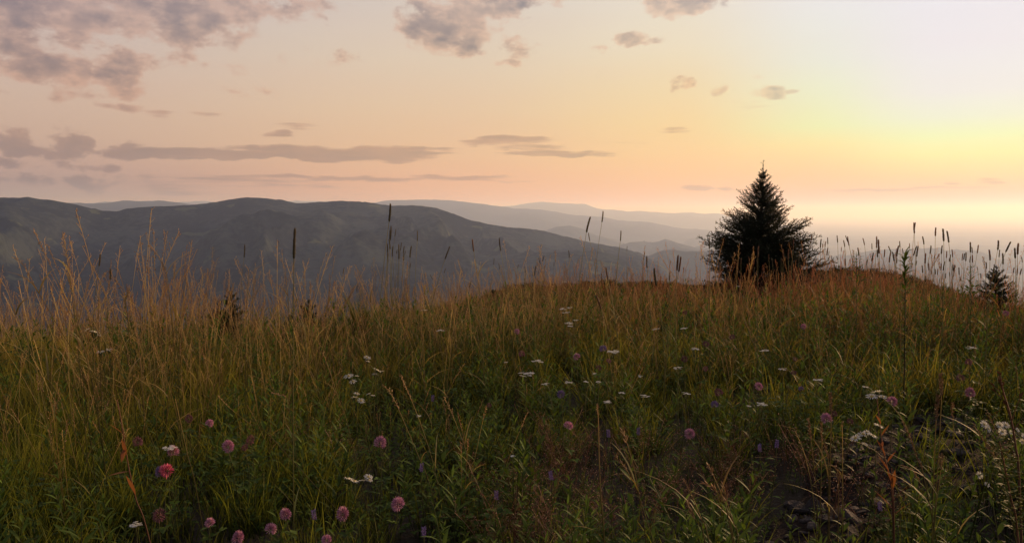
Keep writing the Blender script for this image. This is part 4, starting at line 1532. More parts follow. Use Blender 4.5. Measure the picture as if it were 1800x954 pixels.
def trifoliate(size):
    mb = MB()
    for k in range(3):
        b = k * 2.094
        add_leaf(mb, V((0, 0, 0)), horiz(b) + Z * .25, size, size * .30, .4, c=U(0, 1), h=U(.5, 1), n=4)
    return mb.mesh("clover_leaf", [M_FORB])


CLOVERS = [  # x, y, radius px, kind, height m, label
    (668, 778, 12, 'p', .34, "large pink clover head above the cream wildflower pair in the lower middle"),
    (700, 886, 11, 'p', .32, "bright pink clover head lower right of the cream wildflower pair"),
    (602, 903, 11, 'p', .30, "mauve pink clover head below the cream wildflower pair"),
    (1212, 762, 11, 'p', .34, "pale pink clover head glowing over dark leaves right of the picture's middle"),
    (1568, 705, 8, 'p', .36, "mauve clover head right of the cream corymb by the stony track"),
    (293, 827, 14, 'h', .33, "vivid reddish pink clover head, brightest flower in the lower left"),
    (281, 830, 8, 'v', .32, "small violet clover head touching the vivid reddish pink one"),
    (401, 784, 9, 'p', .33, "dusky pink clover head right of the vivid one"),
    (502, 904, 9, 'p', .30, "pink clover head upper right of two others near the bottom edge"),
    (476, 929, 9, 'p', .28, "pink clover head between two others near the bottom edge"),
    (418, 945, 10, 'p', .26, "mauve clover head cut by the bottom edge, left of the trio"),
    (574, 948, 9, 'p', .26, "clover head at the bottom edge under the mauve pink one"),
    (369, 918, 8, 'p', .28, "small rosy clover head low between the dusky one and the bottom edge"),
    (280, 905, 13, 'd', .28, "wilted dusky clover head under the vivid reddish pink one"),
    (242, 776, 8, 'd', .33, "dark faded clover head beside the dry stalk with orange leaves"),
    (304, 794, 9, 'p', .34, "pink clover head tucked under the little white flower cluster"),
    (332, 735, 7, 'd', .34, "pale small clover head behind the white flower cluster in the lower left"),
    (368, 744, 6, 'p', .34, "tiny orange pink clover head at the foot of the tan grass"),
    (1014, 627, 7, 'p', .40, "magenta clover head among the dry grass at mid height of the meadow"),
    (908, 583, 6, 'p', .42, "small pink clover head high in the dry grass left of the white yarrow trio"),
    (986, 693, 7, 'v', .36, "pale violet clover head left of the three small yarrows"),
    (999, 748, 8, 'p', .34, "washed out pink clover head below the pale violet one"),
    (1334, 679, 7, 'p', .38, "pink clover head between the two yarrows right of the meadow's middle"),
    (1263, 689, 7, 'd', .37, "dusty rose clover head left of the pink one between yarrows"),
    (1256, 711, 6, 'v', .36, "small violet clover head under the dusty rose one"),
    (1241, 604, 6, 'd', .42, "dim clover head right of the yarrow in the upper dry grass"),
    (1203, 631, 6, 'd', .41, "dark brownish clover head just above a small white yarrow"),
    (1287, 592, 5, 'd', .42, "tiny rosy clover head in the dry grass below the spruce"),
    (1240, 648, 5, 'd', .40, "tiny brown clover head under the dim one"),
    (1453, 736, 8, 'p', .35, "salmon pink clover head at the foot of the tan spikes by the track"),
    (1466, 727, 6, 'd', .35, "dark pink clover head touching the salmon one by the track"),
    (1494, 740, 6, 'd', .34, "dim mauve clover head right of the salmon one by the track"),
    (1705, 690, 8, 'p', .36, "pink clover head above the stones at the far right"),
    (1688, 664, 6, 'd', .38, "faint clover head above the pink one at the far right"),
    (1408, 683, 4, 'v', .38, "tiny lilac clover head left of the yarrow by the tan spikes"),
    (1398, 631, 4, 'd', .42, "tiny clover head in the green grass under the spruce's right side"),
    (1768, 551, 5, 'p', .46, "small mauve clover head at the right edge under the rusty spruce"),
    (1412, 574, 4, 'p', .46, "tiny salmon clover head in the grass just under the spruce"),
    (1060, 613, 6, 'v', .42, "small violet clover head beside the wide yarrow in the middle"),
    (1070, 634, 5, 'd', .40, "small dark clover head under the wide yarrow in the middle"),
    (1052, 646, 5, 'd', .40, "small reddish clover head left below the wide yarrow in the middle"),
    (440, 773, 8, 'd', .33, "almost black faded clover head right of the dusky pink one"),
    (430, 786, 6, 'd', .32, "faded clover head tucked below the almost black one"),
    (1204, 549, 4, 'd', .46, "tiny clover head in the grass over the brow near the spruce"),
    (1395, 655, 5, 'd', .40, "small rosy clover head above the tiny lilac one"),
    (917, 622, 6, 'd', .41, "greyish dried clover head left of the small yarrow"),
    (1703, 636, 5, 'd', .42, "dark dried clover head above the faint one at the far right"),
    (860, 712, 5, 'd', .36, "dim rosy clover head in the herbs left of the washed out pink one"),
]


def build_clovers():
    random.seed(51)
    H = {'p': [clover_head(M_CLOVER) for _ in range(3)], 'h': [clover_head(M_CLOVER_HOT) for _ in range(2)], 'd': [clover_head(M_CLOVER_DULL, 80, True) for _ in range(3)], 'v': [clover_head(M_VIOLET, 90) for _ in range(2)]}
    TL = [trifoliate(U(.018, .026)) for _ in range(5)]
    for px, py, rp, kd, h, lab in CLOVERS:
        P, r = at_height(px, py, h)
        R_ = min(.021, max(.0085, rp * P.length / FPX * 1.12))
        gz = ground(P.x, P.y)
        foot = Vector((P.x + U(-.05, .05), P.y + U(.0, .08), 0)); foot.z = ground(foot.x, foot.y) - .01
        root = empty("clover", foot, lab, "clover flower", "red clover plants in the meadow")
        ctrl = Vector((P.x + U(-.03, .03), P.y + U(-.02, .03), gz + h * .6))
        pts = [p - foot for p in bez(foot, ctrl, P - Z * R_ * .5, 7)]
        mb = MB(); mb.tube(pts, [.0016 - .0005 * i / 7 for i in range(8)], 4, c=.5)
        link("stem", mb.mesh("clover_stem", [M_STEM]), root)
        o = link("flower_head", random.choice(H[kd]), root, P - foot)
        o.scale = (R_ * U(.85, 1.1), R_ * U(.85, 1.1), R_ * U(.8, 1.25)); o.rotation_euler = (U(-.7, .7), U(-.7, .7), U(0, 6.28))
        for k in range(4):
            q = pts[random.choice((3, 4, 5, 6))]
            a = U(0, 6.28)
            off = horiz(a) * U(.02, .05) + Z * U(-.01, .02)
            if k < 2:
                q = pts[6]; off = horiz(a) * U(.006, .014) - Z * U(0.004, .012)
            l = link("leaf", random.choice(TL), root, q + off)
            l.rotation_euler = (U(-.4, .4), U(-.4, .4), a)
            mb = MB(); mb.ribbon([q, q + off], [.0008, .0006], Z.cross(off.normalized()).normalized(), c=.5)
            link("leaf_stalk", mb.mesh("clover_leaf_stalk", [M_STEM]), root)
        keep(P, R_)


# --- white wildflowers: yarrow corymbs and fleabane daisies
def daisy_mesh(R_, n=16, lay=.35):
    """a small daisy: petals and a raised centre"""
    mp = MB()
    for i in range(n):
        a = 6.283 * i / n + U(-.1, .1)
        d = horiz(a); s = Vector((-d.y, d.x, 0))
        w = R_ * 2.4 / n * U(.8, 1.1)
        z = U(-.1, .25) * lay
        p0 = d * R_ * .25; p1 = d * R_ * .7 + Z * R_ * (z + .08); p2 = d * R_ * U(.9, 1.05) + Z * R_ * z
        mp.add([p0 - s * w * .4, p0 + s * w * .4, p1 + s * w * .6, p1 - s * w * .6, p2 + s * w * .3, p2 - s * w * .3], [(0, 1, 2, 3), (3, 2, 4, 5)], [.1, .1, .7, .7, 1, 1], U(0, 1))
    mc = MB()
    k = 8
    v = [horiz(6.283 * i / k) * R_ * .30 for i in range(k)] + [horiz(6.283 * i / k) * R_ * .18 + Z * R_ * .14 for i in range(k)] + [Z * R_ * .17]
    f = [(i, (i + 1) % k, k + (i + 1) % k, k + i) for i in range(k)] + [(k + i, k + (i + 1) % k, 2 * k) for i in range(k)]
    mc.add(v, f, .8, .5)
    return mp.mesh("petals", [M_WHITE]), mc.mesh("centre", [M_CREAM])


def yarrow_mesh(R_, n):
    """flat dense plate of tiny florets"""
    mb = MB()
    for i in range(n):
        rr = R_ * math.sqrt((i + .5) / n); a = 2.39996 * i
        p = horiz(a) * rr * U(.9, 1.05) + Z * (-.12 * rr * rr / R_ + U(-.06, .06) * R_)
        q = R_ * 1.15 / math.sqrt(n)
        k = 5; a0 = U(0, 6.28)
        tilt = Vector((U(-.3, .3), U(-.3, .3), 1)).normalized(); x = tilt.orthogonal().normalized(); y = tilt.cross(x)
        vs = [p + tilt * q * .3] + [p + (x * math.cos(a0 + j * 6.283 / k) + y * math.sin(a0 + j * 6.283 / k)) * q * U(.8, 1.1) for j in range(k)]
        mb.add(vs, [(0, 1 + j, 1 + (j + 1) % k) for j in range(k)], [0.0] + [1.0] * k, U(0, 1))
    return mb.mesh("yarrow_florets", [M_WHITE], smooth=False)


# x, y, half width px, kind y/f/s, height, label
WHITES = [
    (925, 657, 17, 'y', .42, "widest flat white yarrow on a leafy stem in the middle of the meadow"),
    (945, 634, 11, 'y', .42, "cream yarrow just above the widest one"),
    (1078, 618, 15, 'y', .44, "wide creamy yarrow on the same level as the magenta clover"),
    (1192, 646, 8, 'y', .42, "small white yarrow under a dark brownish clover"),
    (1221, 613, 9, 'y', .44, "thin white yarrow in the dry grass below the spruce's left side"),
    (1093, 690, 7, 'y', .38, "left upper one of three small yarrows in dark herbs"),
    (1068, 706, 8, 'y', .37, "lowest of three small yarrows in dark herbs"),
    (1133, 695, 8, 'y', .38, "dim white yarrow right of the three small ones' upper left member"),
    (1207, 691, 7, 'y', .38, "small white yarrow above the pale pink clover"),
    (1438, 668, 9, 'y', .40, "clean white yarrow above the tan spikes by the track"),
    (1340, 709, 9, 'y', .38, "greyish white yarrow left of the tan spikes"),
    (1316, 713, 5, 'y', .37, "tiny white yarrow left of the greyish one"),
    (1708, 611, 9, 'y', .44, "lone white yarrow in the shadowed grass at the right"),
    (1343, 616, 8, 'y', .44, "dull cream yarrow right under the spruce"),
    (1376, 648, 7, 'y', .42, "pale greenish yarrow right of the dull cream one"),
    (1044, 656, 5, 'y', .40, "tiny upper yarrow of the sparse group around the middle"),
    (1052, 671, 6, 'y', .39, "tiny lower yarrow of the sparse group around the middle"),
    (1000, 672, 7, 'y', .39, "faint yarrow pair left of the sparse group"),
    (1030, 670, 5, 'y', .39, "faint thin yarrow between two tiny ones in the sparse group"),
    (1126, 661, 6, 'y', .40, "faint yarrow right of the sparse group"),
    (959, 674, 8, 'y', .39, "dark greyish yarrow right below the widest one"),
    (889, 636, 5, 'y', .41, "tiny dim yarrow left of the widest one"),
    (774, 580, 7, 'y', .42, "small cream yarrow alone high in the dry grass left of centre"),
    (298, 787, 12, 'y', .36, "small white flower cluster over a pink clover in the lower left"),
    (992, 495, 9, 'y', .56, "flat dark rimmed yarrow sticking up over the brow"),
    (990, 543, 8, 'y', .50, "left flower of the white trio in the orange grass"),
    (1001, 541, 6, 'y', .50, "right flower of the white trio in the orange grass"),
    (995, 549, 7, 'y', .49, "lower flower of the white trio in the orange grass"),
    (999, 567, 9, 'y', .48, "largest white yarrow right below the trio"),
    (1012, 562, 6, 'y', .48, "small white yarrow right of the one below the trio"),
    (1002, 573, 6, 'y', .47, "small white yarrow at the foot of the one below the trio"),
    (1152, 578, 7, 'y', .46, "dull yarrow in the dry grass between the brow and the spruce"),
    (1298, 503, 7, 'y', .52, "small white yarrow at the foot of the spruce"),
    (1202, 577, 7, 'y', .46, "faint yarrow in dry grass right of the dull one"),
    (736, 730, 5, 'y', .34, "tiny white bloom alone among bent stems in the centre left"),
    (902, 800, 6, 'y', .30, "small fluffy white bloom low in the dark herbs"),
    (240, 920, 10, 'y', .24, "loose whitish bloom low in the dark grass at lower left"),
    (745, 545, 9, 'y', .44, "thin white yarrow against the ridge's foot, right of the fern"),
    (638, 706, 5, 'y', .35, "single dull bud right of the cream fleabane trio"),
    # fleabane: several daisies on a branching stem; centre of the group, pixel offsets follow
    (618, 662, 9, 'f', .40, "white fleabane with three heads, left of the other pair", [(-5, 0, 8), (9, 1, 4), (2, 8, 6)]),
    (645, 630, 7, 'f', .42, "white fleabane topmost of the four in the left half's middle", [(0, -1, 6), (1, 5, 4)]),
    (662, 653, 7, 'f', .40, "white fleabane right of the topmost one", [(1, -2, 7), (-4, 3, 4), (9, 1, 4)]),
    (627, 699, 8, 'f', .37, "cream fleabane trio lowest of the four in the left half's middle", [(0, -6, 5), (-4, 0, 6), (7, 7, 6)]),
    (651, 694, 6, 'f', .37, "pair of small white buds right of the cream fleabane trio", [(-3, -1, 4), (4, 1, 4)]),
    (628, 844, 12, 'f', .36, "cream and white wildflower pair with fluffy heads in the lower middle", [(-15, -4, 8), (-5, 3, 8), (8, 3, 6), (19, -3, 7), (20, 2, 6)]),
    (160, 583, 8, 'f', .46, "two white flowers high in the tan grass at the left", [(4, 1, 8), (-4, -4, 5), (11, 6, 3)]),
    (184, 618, 8, 'f', .44, "white flower pair under the higher one at the left", [(-6, 0, 6), (6, -3, 5)]),
    (1535, 692, 12, 'f', .44, "cream corymb on an orange stem above the stony track", [(5, -2, 8), (-2, 4, 8), (-12, -8, 5), (14, 3, 6), (5, 4, 6)]),
    (1540, 765, 14, 'f', .40, "cream flower spray left of the curved brown leaf over the track", [(-30, 6, 8), (-19, 2, 8), (-14, -5, 5), (3, -13, 8), (-5, 3, 7), (-16, 14, 5)]),
    (1757, 752, 12, 'a', .42, "white aster bunch at the right edge above the stones", [(-20, -4, 10), (-14, 2, 9), (0, -4, 9), (8, -4, 9), (4, 4, 9), (16, 4, 6)]),
    (1795, 765, 10, 'a', .42, "white aster heads cut by the right edge", [(-5, -7, 6), (5, 0, 8), (2, 9, 6)]),
    (1722, 832, 9, 'a', .22, "single small white daisy over the stones at lower right", [(0, 0, 9)]),
    (1735, 850, 8, 'a', .20, "dim white daisy just below the single one", [(0, 0, 7)]),
]


def build_whites():
    random.seed(71)
    DM = [daisy_mesh(1.0, n) for n in (14, 16, 18, 20)]
    YM = [yarrow_mesh(1.0, n) for n in (26, 34, 44)]
    YB = [yarrow_mesh(1.0, n) for n in (70, 90)]
    LV = []
    for _ in range(4):
        mb = MB(); add_leaf(mb, V((0, 0, 0)), Vector((1, 0, .45)), 1.0, .12, .6, c=U(0, 1), h=U(.4, 1))
        LV.append(mb.mesh("lance_leaf", [M_FORB]))
    for e in WHITES:
        px, py, hw, kd, h, lab = e[:6]
        P, r = at_height(px, py, h)
        foot = Vector((P.x + U(-.04, .04), P.y + U(0, .08), 0)); foot.z = ground(foot.x, foot.y) - .01
        sc = P.length / FPX
        right = Vector((P.y, -P.x, 0)).normalized()
        if kd == 'y':
            root = empty("yarrow", foot, lab, "yarrow flower", "white yarrow plants in the meadow")
        elif kd == 'f':
            root = empty("fleabane", foot, lab, "white wildflower", "white fleabane plants in the meadow")
        else:
            root = empty("aster", foot, lab, "white daisy", "white daisies by the stony track")
        neck = P - Z * (.035 if kd == 'y' else .06)
        ctrl = Vector((P.x + U(-.02, .02), P.y, foot.z + h * .55))
        pts = [p - foot for p in bez(foot, ctrl, neck, 8)]
        mb = MB(); mb.tube(pts, [.0020 - .0008 * i / 8 for i in range(9)], 4, c=.5)
        if kd == 'y':
            R_ = min(.036, hw * sc * 1.08)
            nb = 3 if hw < 7 else (5 if hw < 12 else 7)
            Ps = []
            for k in range(nb):
                a = 6.283 * k / nb + U(-.3, .3)
                q = P + horiz(a) * R_ * (.68 if nb > 3 else .4) * U(.7, 1.15) + Z * U(-.16, .16) * R_
                Ps.append((q, R_ * (.36 if nb > 3 else .5) * U(.75, 1.2)))
            if nb > 3: Ps.append((P + Z * R_ * .08, R_ * .36))
            for q, _ in Ps:
                mb.tube([neck - foot, (neck - foot) * .4 + (q - foot) * .6 + Z * -.004, q - foot - Z * .002], [.0009, .0007, .0006], 3, hs=[.7, .8, .9])
            for q, rr in Ps:
                o = link("flower_plate", random.choice(YB if hw > 14 else YM), root, q - foot)
                o.scale = (rr,) * 3; o.rotation_euler = (U(-.25, .25), U(-.25, .25), U(0, 6.28))
        else:
            for dx, dy, rp in e[6]:
                q = P + right * dx * sc - Z * dy * sc + Vector((P.x, P.y, 0)).normalized() * U(-.02, .02)
                mb.tube([neck - foot, (neck - foot) * .45 + (q - foot) * .55 - Z * .006, q - foot], [.0011, .0009, .0008], 3, hs=[.7, .8, .9])
                pm, cm = random.choice(DM)
                rr = rp * sc * (1.2 if kd == 'f' else .72)
                o = link("blossom", pm, root, q - foot)
                o.scale = (rr,) * 3
                if kd == 'a':
                    o.rotation_euler = (U(.5, 1.2), U(-.5, .5), U(-.6, .6))
                else:
                    o.rotation_euler = (U(-.2, .5), U(-.35, .35), U(0, 6.28))
                    o.scale = (rr, rr, rr * 1.9)
                link("centre", cm, o)
                # green cup under the flower
                cb = MB()
                cb.tube([V((0, 0, -.45)), V((0, 0, -.12)), V((0, 0, .02))], [.12, .42, .36], 7, hs=.8)
                link("calyx", cb.mesh("calyx", [M_STEM]), o)
        link("stem", mb.mesh("flower_stem", [M_STEM]), root)
        for k in range(7 if hw > 8 else 4):
            i = 2 + k % 6
            l = link("leaf", random.choice(LV), root, pts[min(i, 8)])
            L = U(.035, .065) * (1.1 - .07 * i)
            l.scale = (L, L, L); l.rotation_euler = (0, U(-.5, 0), U(0, 6.28))
        keep(P, min(.02, hw * sc * .6))


# --- violet spikes low in the herbs
VIOLETS = [(1122, 758, .30, "violet spike just right of the tallest tan grass stalk's foot"), (1365, 780, .28, "violet spike in dark herbs at the upper left of the track"), (1336, 787, .28, "dim violet spike left of another at the track's upper left"),
           (740, 822, .27, "violet spike right of the lower middle clovers"), (553, 905, .24, "violet spike between the clovers near the bottom edge"), (745, 935, .22, "violet spike at the bottom edge, right of the bright pink clover"),
           (1548, 890, .18, "violet spike low beside the blurred orange stalk"), (970, 836, .26, "dusky violet spike above the reddish bent grass"), (872, 870, .24, "dusky violet spike left of the reddish bent grass"), (1070, 762, .30, "violet spike left of the dim one above the leaning golden grass"), (760, 700, .34, "pale violet spike among leaves left of the meadow's middle")]


def build_violets():
    random.seed(81)
    hm = []
    for _ in range(3):
        mb = MB()
        for i in range(60):
            t = i / 60; a = 2.4 * i
            d = (horiz(a) + Z * .5).normalized()
            p = Z * t + horiz(a) * .08
            mb.spikelet(p, d, U(.16, .3), .06, h=U(.3, 1), c=U(0, 1))
        hm.append(mb.mesh("violet_spike", [M_VIOLET], smooth=False))
    LV = []
    for _ in range(3):
        mb = MB(); add_leaf(mb, V((0, 0, 0)), Vector((1, 0, .35)), 1.0, .22, .6, c=U(0, 1), h=U(.4, 1))
        LV.append(mb.mesh("ovate_leaf", [M_FORB]))
    for px, py, h, lab in VIOLETS:
        P, r = at_height(px, py, h)
        foot = Vector((P.x + U(-.03, .03), P.y + U(0, .05), 0)); foot.z = ground(foot.x, foot.y) - .01
        root = empty("violet_herb", foot, lab, "purple wildflower", "violet flowering herbs")
        pts = [p - foot for p in bez(foot, Vector((P.x, P.y, foot.z + h * .5)), P - Z * .012, 6)]
        mb = MB(); mb.tube(pts, [.0014] * 7, 4); link("stem", mb.mesh("herb_stem", [M_STEM]), root)
        o = link("flower_spike", random.choice(hm), root, P - Z * .014 - foot); o.scale = (.026, .026, .028); o.rotation_euler = (U(-.2, .2), U(-.2, .2), 0)
        for k in range(6):
            l = link("leaf", random.choice(LV), root, pts[1 + k % 5]); s = U(.03, .045); l.scale = (s,) * 3; l.rotation_euler = (0, 0, U(0, 6.28))
        keep(P, .015)


# --- single tall grasses and stalks
def grass_stalk(name, label, cat, group, line, r, rad, head=None, mats=(M_DRY, M_SEED), leaves=0, to_ground=True, seed=None, leafw=.003):
    """line: photo points from the tip down; the last one runs on to the ground. head: (length px, seeds, spread m, seed length, seed width)"""
    if seed is not None: random.seed(seed)
    P = [at_range(x, y, r) for x, y in line]
    if to_ground:
        a, b = P[-2], P[-1]
        foot = b.copy()
        g = ground(b.x, b.y)
        if b.z > g:
            d = (b - a); d = d / max(.02, -d.z) if d.z < -.02 else Vector((0, 0, -1))
            foot = b + d * (b.z - g) * 1.0
            foot = b * .35 + foot * .65
        foot.z = ground(foot.x, foot.y) - .01
        P.append(foot)
    foot = P[-1].copy()
    P = P[::-1]
    # smooth
    pts = []
    for i in range(len(P) - 1):
        p0 = P[max(0, i - 1)]; p1 = P[i]; p2 = P[i + 1]; p3 = P[min(len(P) - 1, i + 2)]
        for k in range(4):
            t = k / 4
            pts.append(0.5 * ((2 * p1) + (p2 - p0) * t + (2 * p0 - 5 * p1 + 4 * p2 - p3) * t * t + (3 * p1 - p0 - 3 * p2 + p3) * t ** 3))
    pts.append(P[-1])
    pts = [p - foot for p in pts]
    root = empty(name, foot, label, cat, group)
    n = len(pts)
    mb = MB(); mb.tube(pts, [rad * (1 - .55 * i / n) for i in range(n)], 4, c=U(.2, .8))
    link("stem", mb.mesh("grass_stem", [mats[0]]), root)
    if head:
        L, ns, spread, sl, sw = head
        mb = MB(); panicle(mb, pts, L * r / FPX, ns, spread, sl, sw, 1)
        link("seed_head", mb.mesh("seed_head", [mats[0], mats[1]], smooth=False), root)
    for k in range(leaves):
        q = pts[int(U(.15, .7) * n)]
        mb = MB(); a = U(0, 6.28)
        lp = arc_pts(q, horiz(a) * .7, U(.10, .2), 1.5, 5)
        mb.ribbon(lp, [leafw * .7, leafw, leafw * .9, leafw * .7, leafw * .4, 0], horiz(a + 1.57), hs=[.3, .5, .6, .8, .9, 1], c=U(0, 1))
        link("leaf", mb.mesh("grass_leaf", [mats[0]]), root)
    return root


def build_stalks():
    random.seed(91)
    T = "tall tan grasses at the left"
    loose = (90, 60, .022, .0065, .0013)
    tight = (60, 60, .008, .006, .0014)
    S = [
        ("tall tan grass tipped with dark seeds, highest at the left, leaning left", [(60, 405), (72, 432), (105, 500), (140, 590), (165, 680), (172, 720)], 3.0, (60, 40, .006, .007, .0018)),
        ("straight tan stem just right of the highest leaning one", [(83, 430), (100, 470), (128, 540), (150, 620), (165, 690)], 3.2, (55, 30, .006, .006, .0015)),
        ("fluffy upright tan seed head right of the leaning tall grasses", [(110, 412), (116, 440), (122, 480), (130, 545), (140, 640)], 3.1, (85, 110, .022, .007, .0016)),
        ("arching tan grass bowed left with a dark nodding tip", [(22, 452), (40, 464), (60, 500), (100, 570), (140, 640), (150, 700)], 3.0, (60, 40, .008, .006, .0015)),
        ("thin pale grass curving at the far left edge", [(-2, 488), (12, 510), (35, 570), (70, 650), (110, 710)], 2.9, (25, 14, .005, .005, .0012)),
        ("pale grass head arching left with split florets against the ridge", [(262, 432), (276, 446), (292, 480), (300, 540), (306, 620)], 3.3, (55, 18, .012, .009, .0018)),
        ("thin pale arching grass between two loose tan heads", [(206, 470), (216, 500), (222, 540), (228, 600)], 3.4, (20, 12, .004, .005, .0012)),
        ("loose tan head right of the fluffy upright one", [(187, 478), (176, 500), (173, 560), (176, 640)], 3.3, loose),
        ("reddish tan head with spread florets left of the dark spruce top", [(310, 462), (306, 480), (308, 530), (312, 620)], 3.4, loose),
        ("tan grass leaning left across the foreground, from the left edge towards the dark clover", [(118, 470), (150, 540), (190, 610), (225, 668)], 2.8, (30, 10, .006, .006, .0014)),
        ("tan head rising beside the small dark spruce top", [(352, 470), (356, 490), (350, 540), (348, 620)], 3.5, loose),
        ("slender tan head above the spruce top", [(444, 478), (446, 500), (440, 560), (436, 640)], 3.6, loose),
        ("tan seed head under the single dark timothy", [(433, 468), (437, 480), (434, 530), (432, 620)], 3.5, loose),
        ("pinkish open head left of the thick dark timothy", [(492, 455), (500, 470), (506, 520), (510, 600)], 3.7, (50, 24, .012, .007, .0015)),
        ("pinkish open head right of the thick dark timothy", [(532, 460), (536, 480), (536, 540), (538, 620)], 3.7, (60, 30, .012, .007, .0015)),
        ("tan head leaning left before the fern fronds", [(624, 466), (634, 485), (648, 520), (660, 590)], 3.9, (50, 30, .010, .007, .0015)),
        ("reddish brown slanting grass head beside the green fern", [(624, 504), (612, 525), (598, 552), (585, 590)], 3.6, (60, 110, .007, .006, .0018)),
        ("thick pink tan head right of the fern", [(713, 492), (714, 505), (716, 540), (722, 600)], 4.2, (45, 110, .012, .006, .0018)),
        ("tan head pair left member near the middle", [(741, 496), (745, 510), (752, 545), (760, 600)], 4.3, (35, 50, .008, .006, .0015)),
        ("pink tan head rising above the brow's left end", [(748, 480), (750, 495), (760, 540), (775, 610)], 4.2, (35, 60, .010, .006, .0015)),
        ("tan head leaning left under the tan knobbly timothy", [(805, 457), (812, 480), (824, 520), (838, 580)], 4.3, (60, 60, .010, .006, .0015)),
        ("straight orange tan head beside the left leaning one", [(834, 458), (838, 480), (845, 520), (852, 590)], 4.4, (60, 80, .007, .006, .0016)),
        ("orange tan head rising right of the straight one at the brow", [(880, 466), (884, 490), (892, 530), (900, 590)], 4.6, (50, 60, .010, .006, .0015)),
        ("slanting brown head crossing the grass below the knobbly timothy", [(760, 500), (772, 522), (788, 556), (800, 600)], 4.2, (40, 60, .006, .006, .0016)),
        ("tan bristly head nodding left over the brow", [(1063, 470), (1068, 490), (1075, 520), (1082, 570)], 5.2, (28, 60, .008, .006, .0016)),
        ("hooked tan head before the misty valley", [(1104, 470), (1110, 484), (1108, 500), (1106, 560)], 5.4, (28, 60, .008, .006, .0016)),
        ("hooked rusty head left of the two orange brown timothies", [(1184, 487), (1180, 478), (1177, 484), (1178, 540)], 5.2, (20, 40, .006, .006, .0016)),
        ("reddish grass spike alone right of the spruce", [(1500, 440), (1502, 460), (1500, 500), (1500, 560)], 5.8, (40, 90, .010, .007, .0018)),
        ("reddish grass spike left of the small rusty spruce", [(1728, 452), (1731, 466), (1733, 500), (1734, 560)], 5.6, (30, 70, .010, .007, .0018)),
    ]
    for lab, ln, r, hd in S:
        grass_stalk("tall_grass", lab, "grass stalk", T if r < 3.6 else "tall tan grasses along the brow", ln, r, .0015, hd, leaves=2)
    F = "pale grass stalks standing over the foreground"
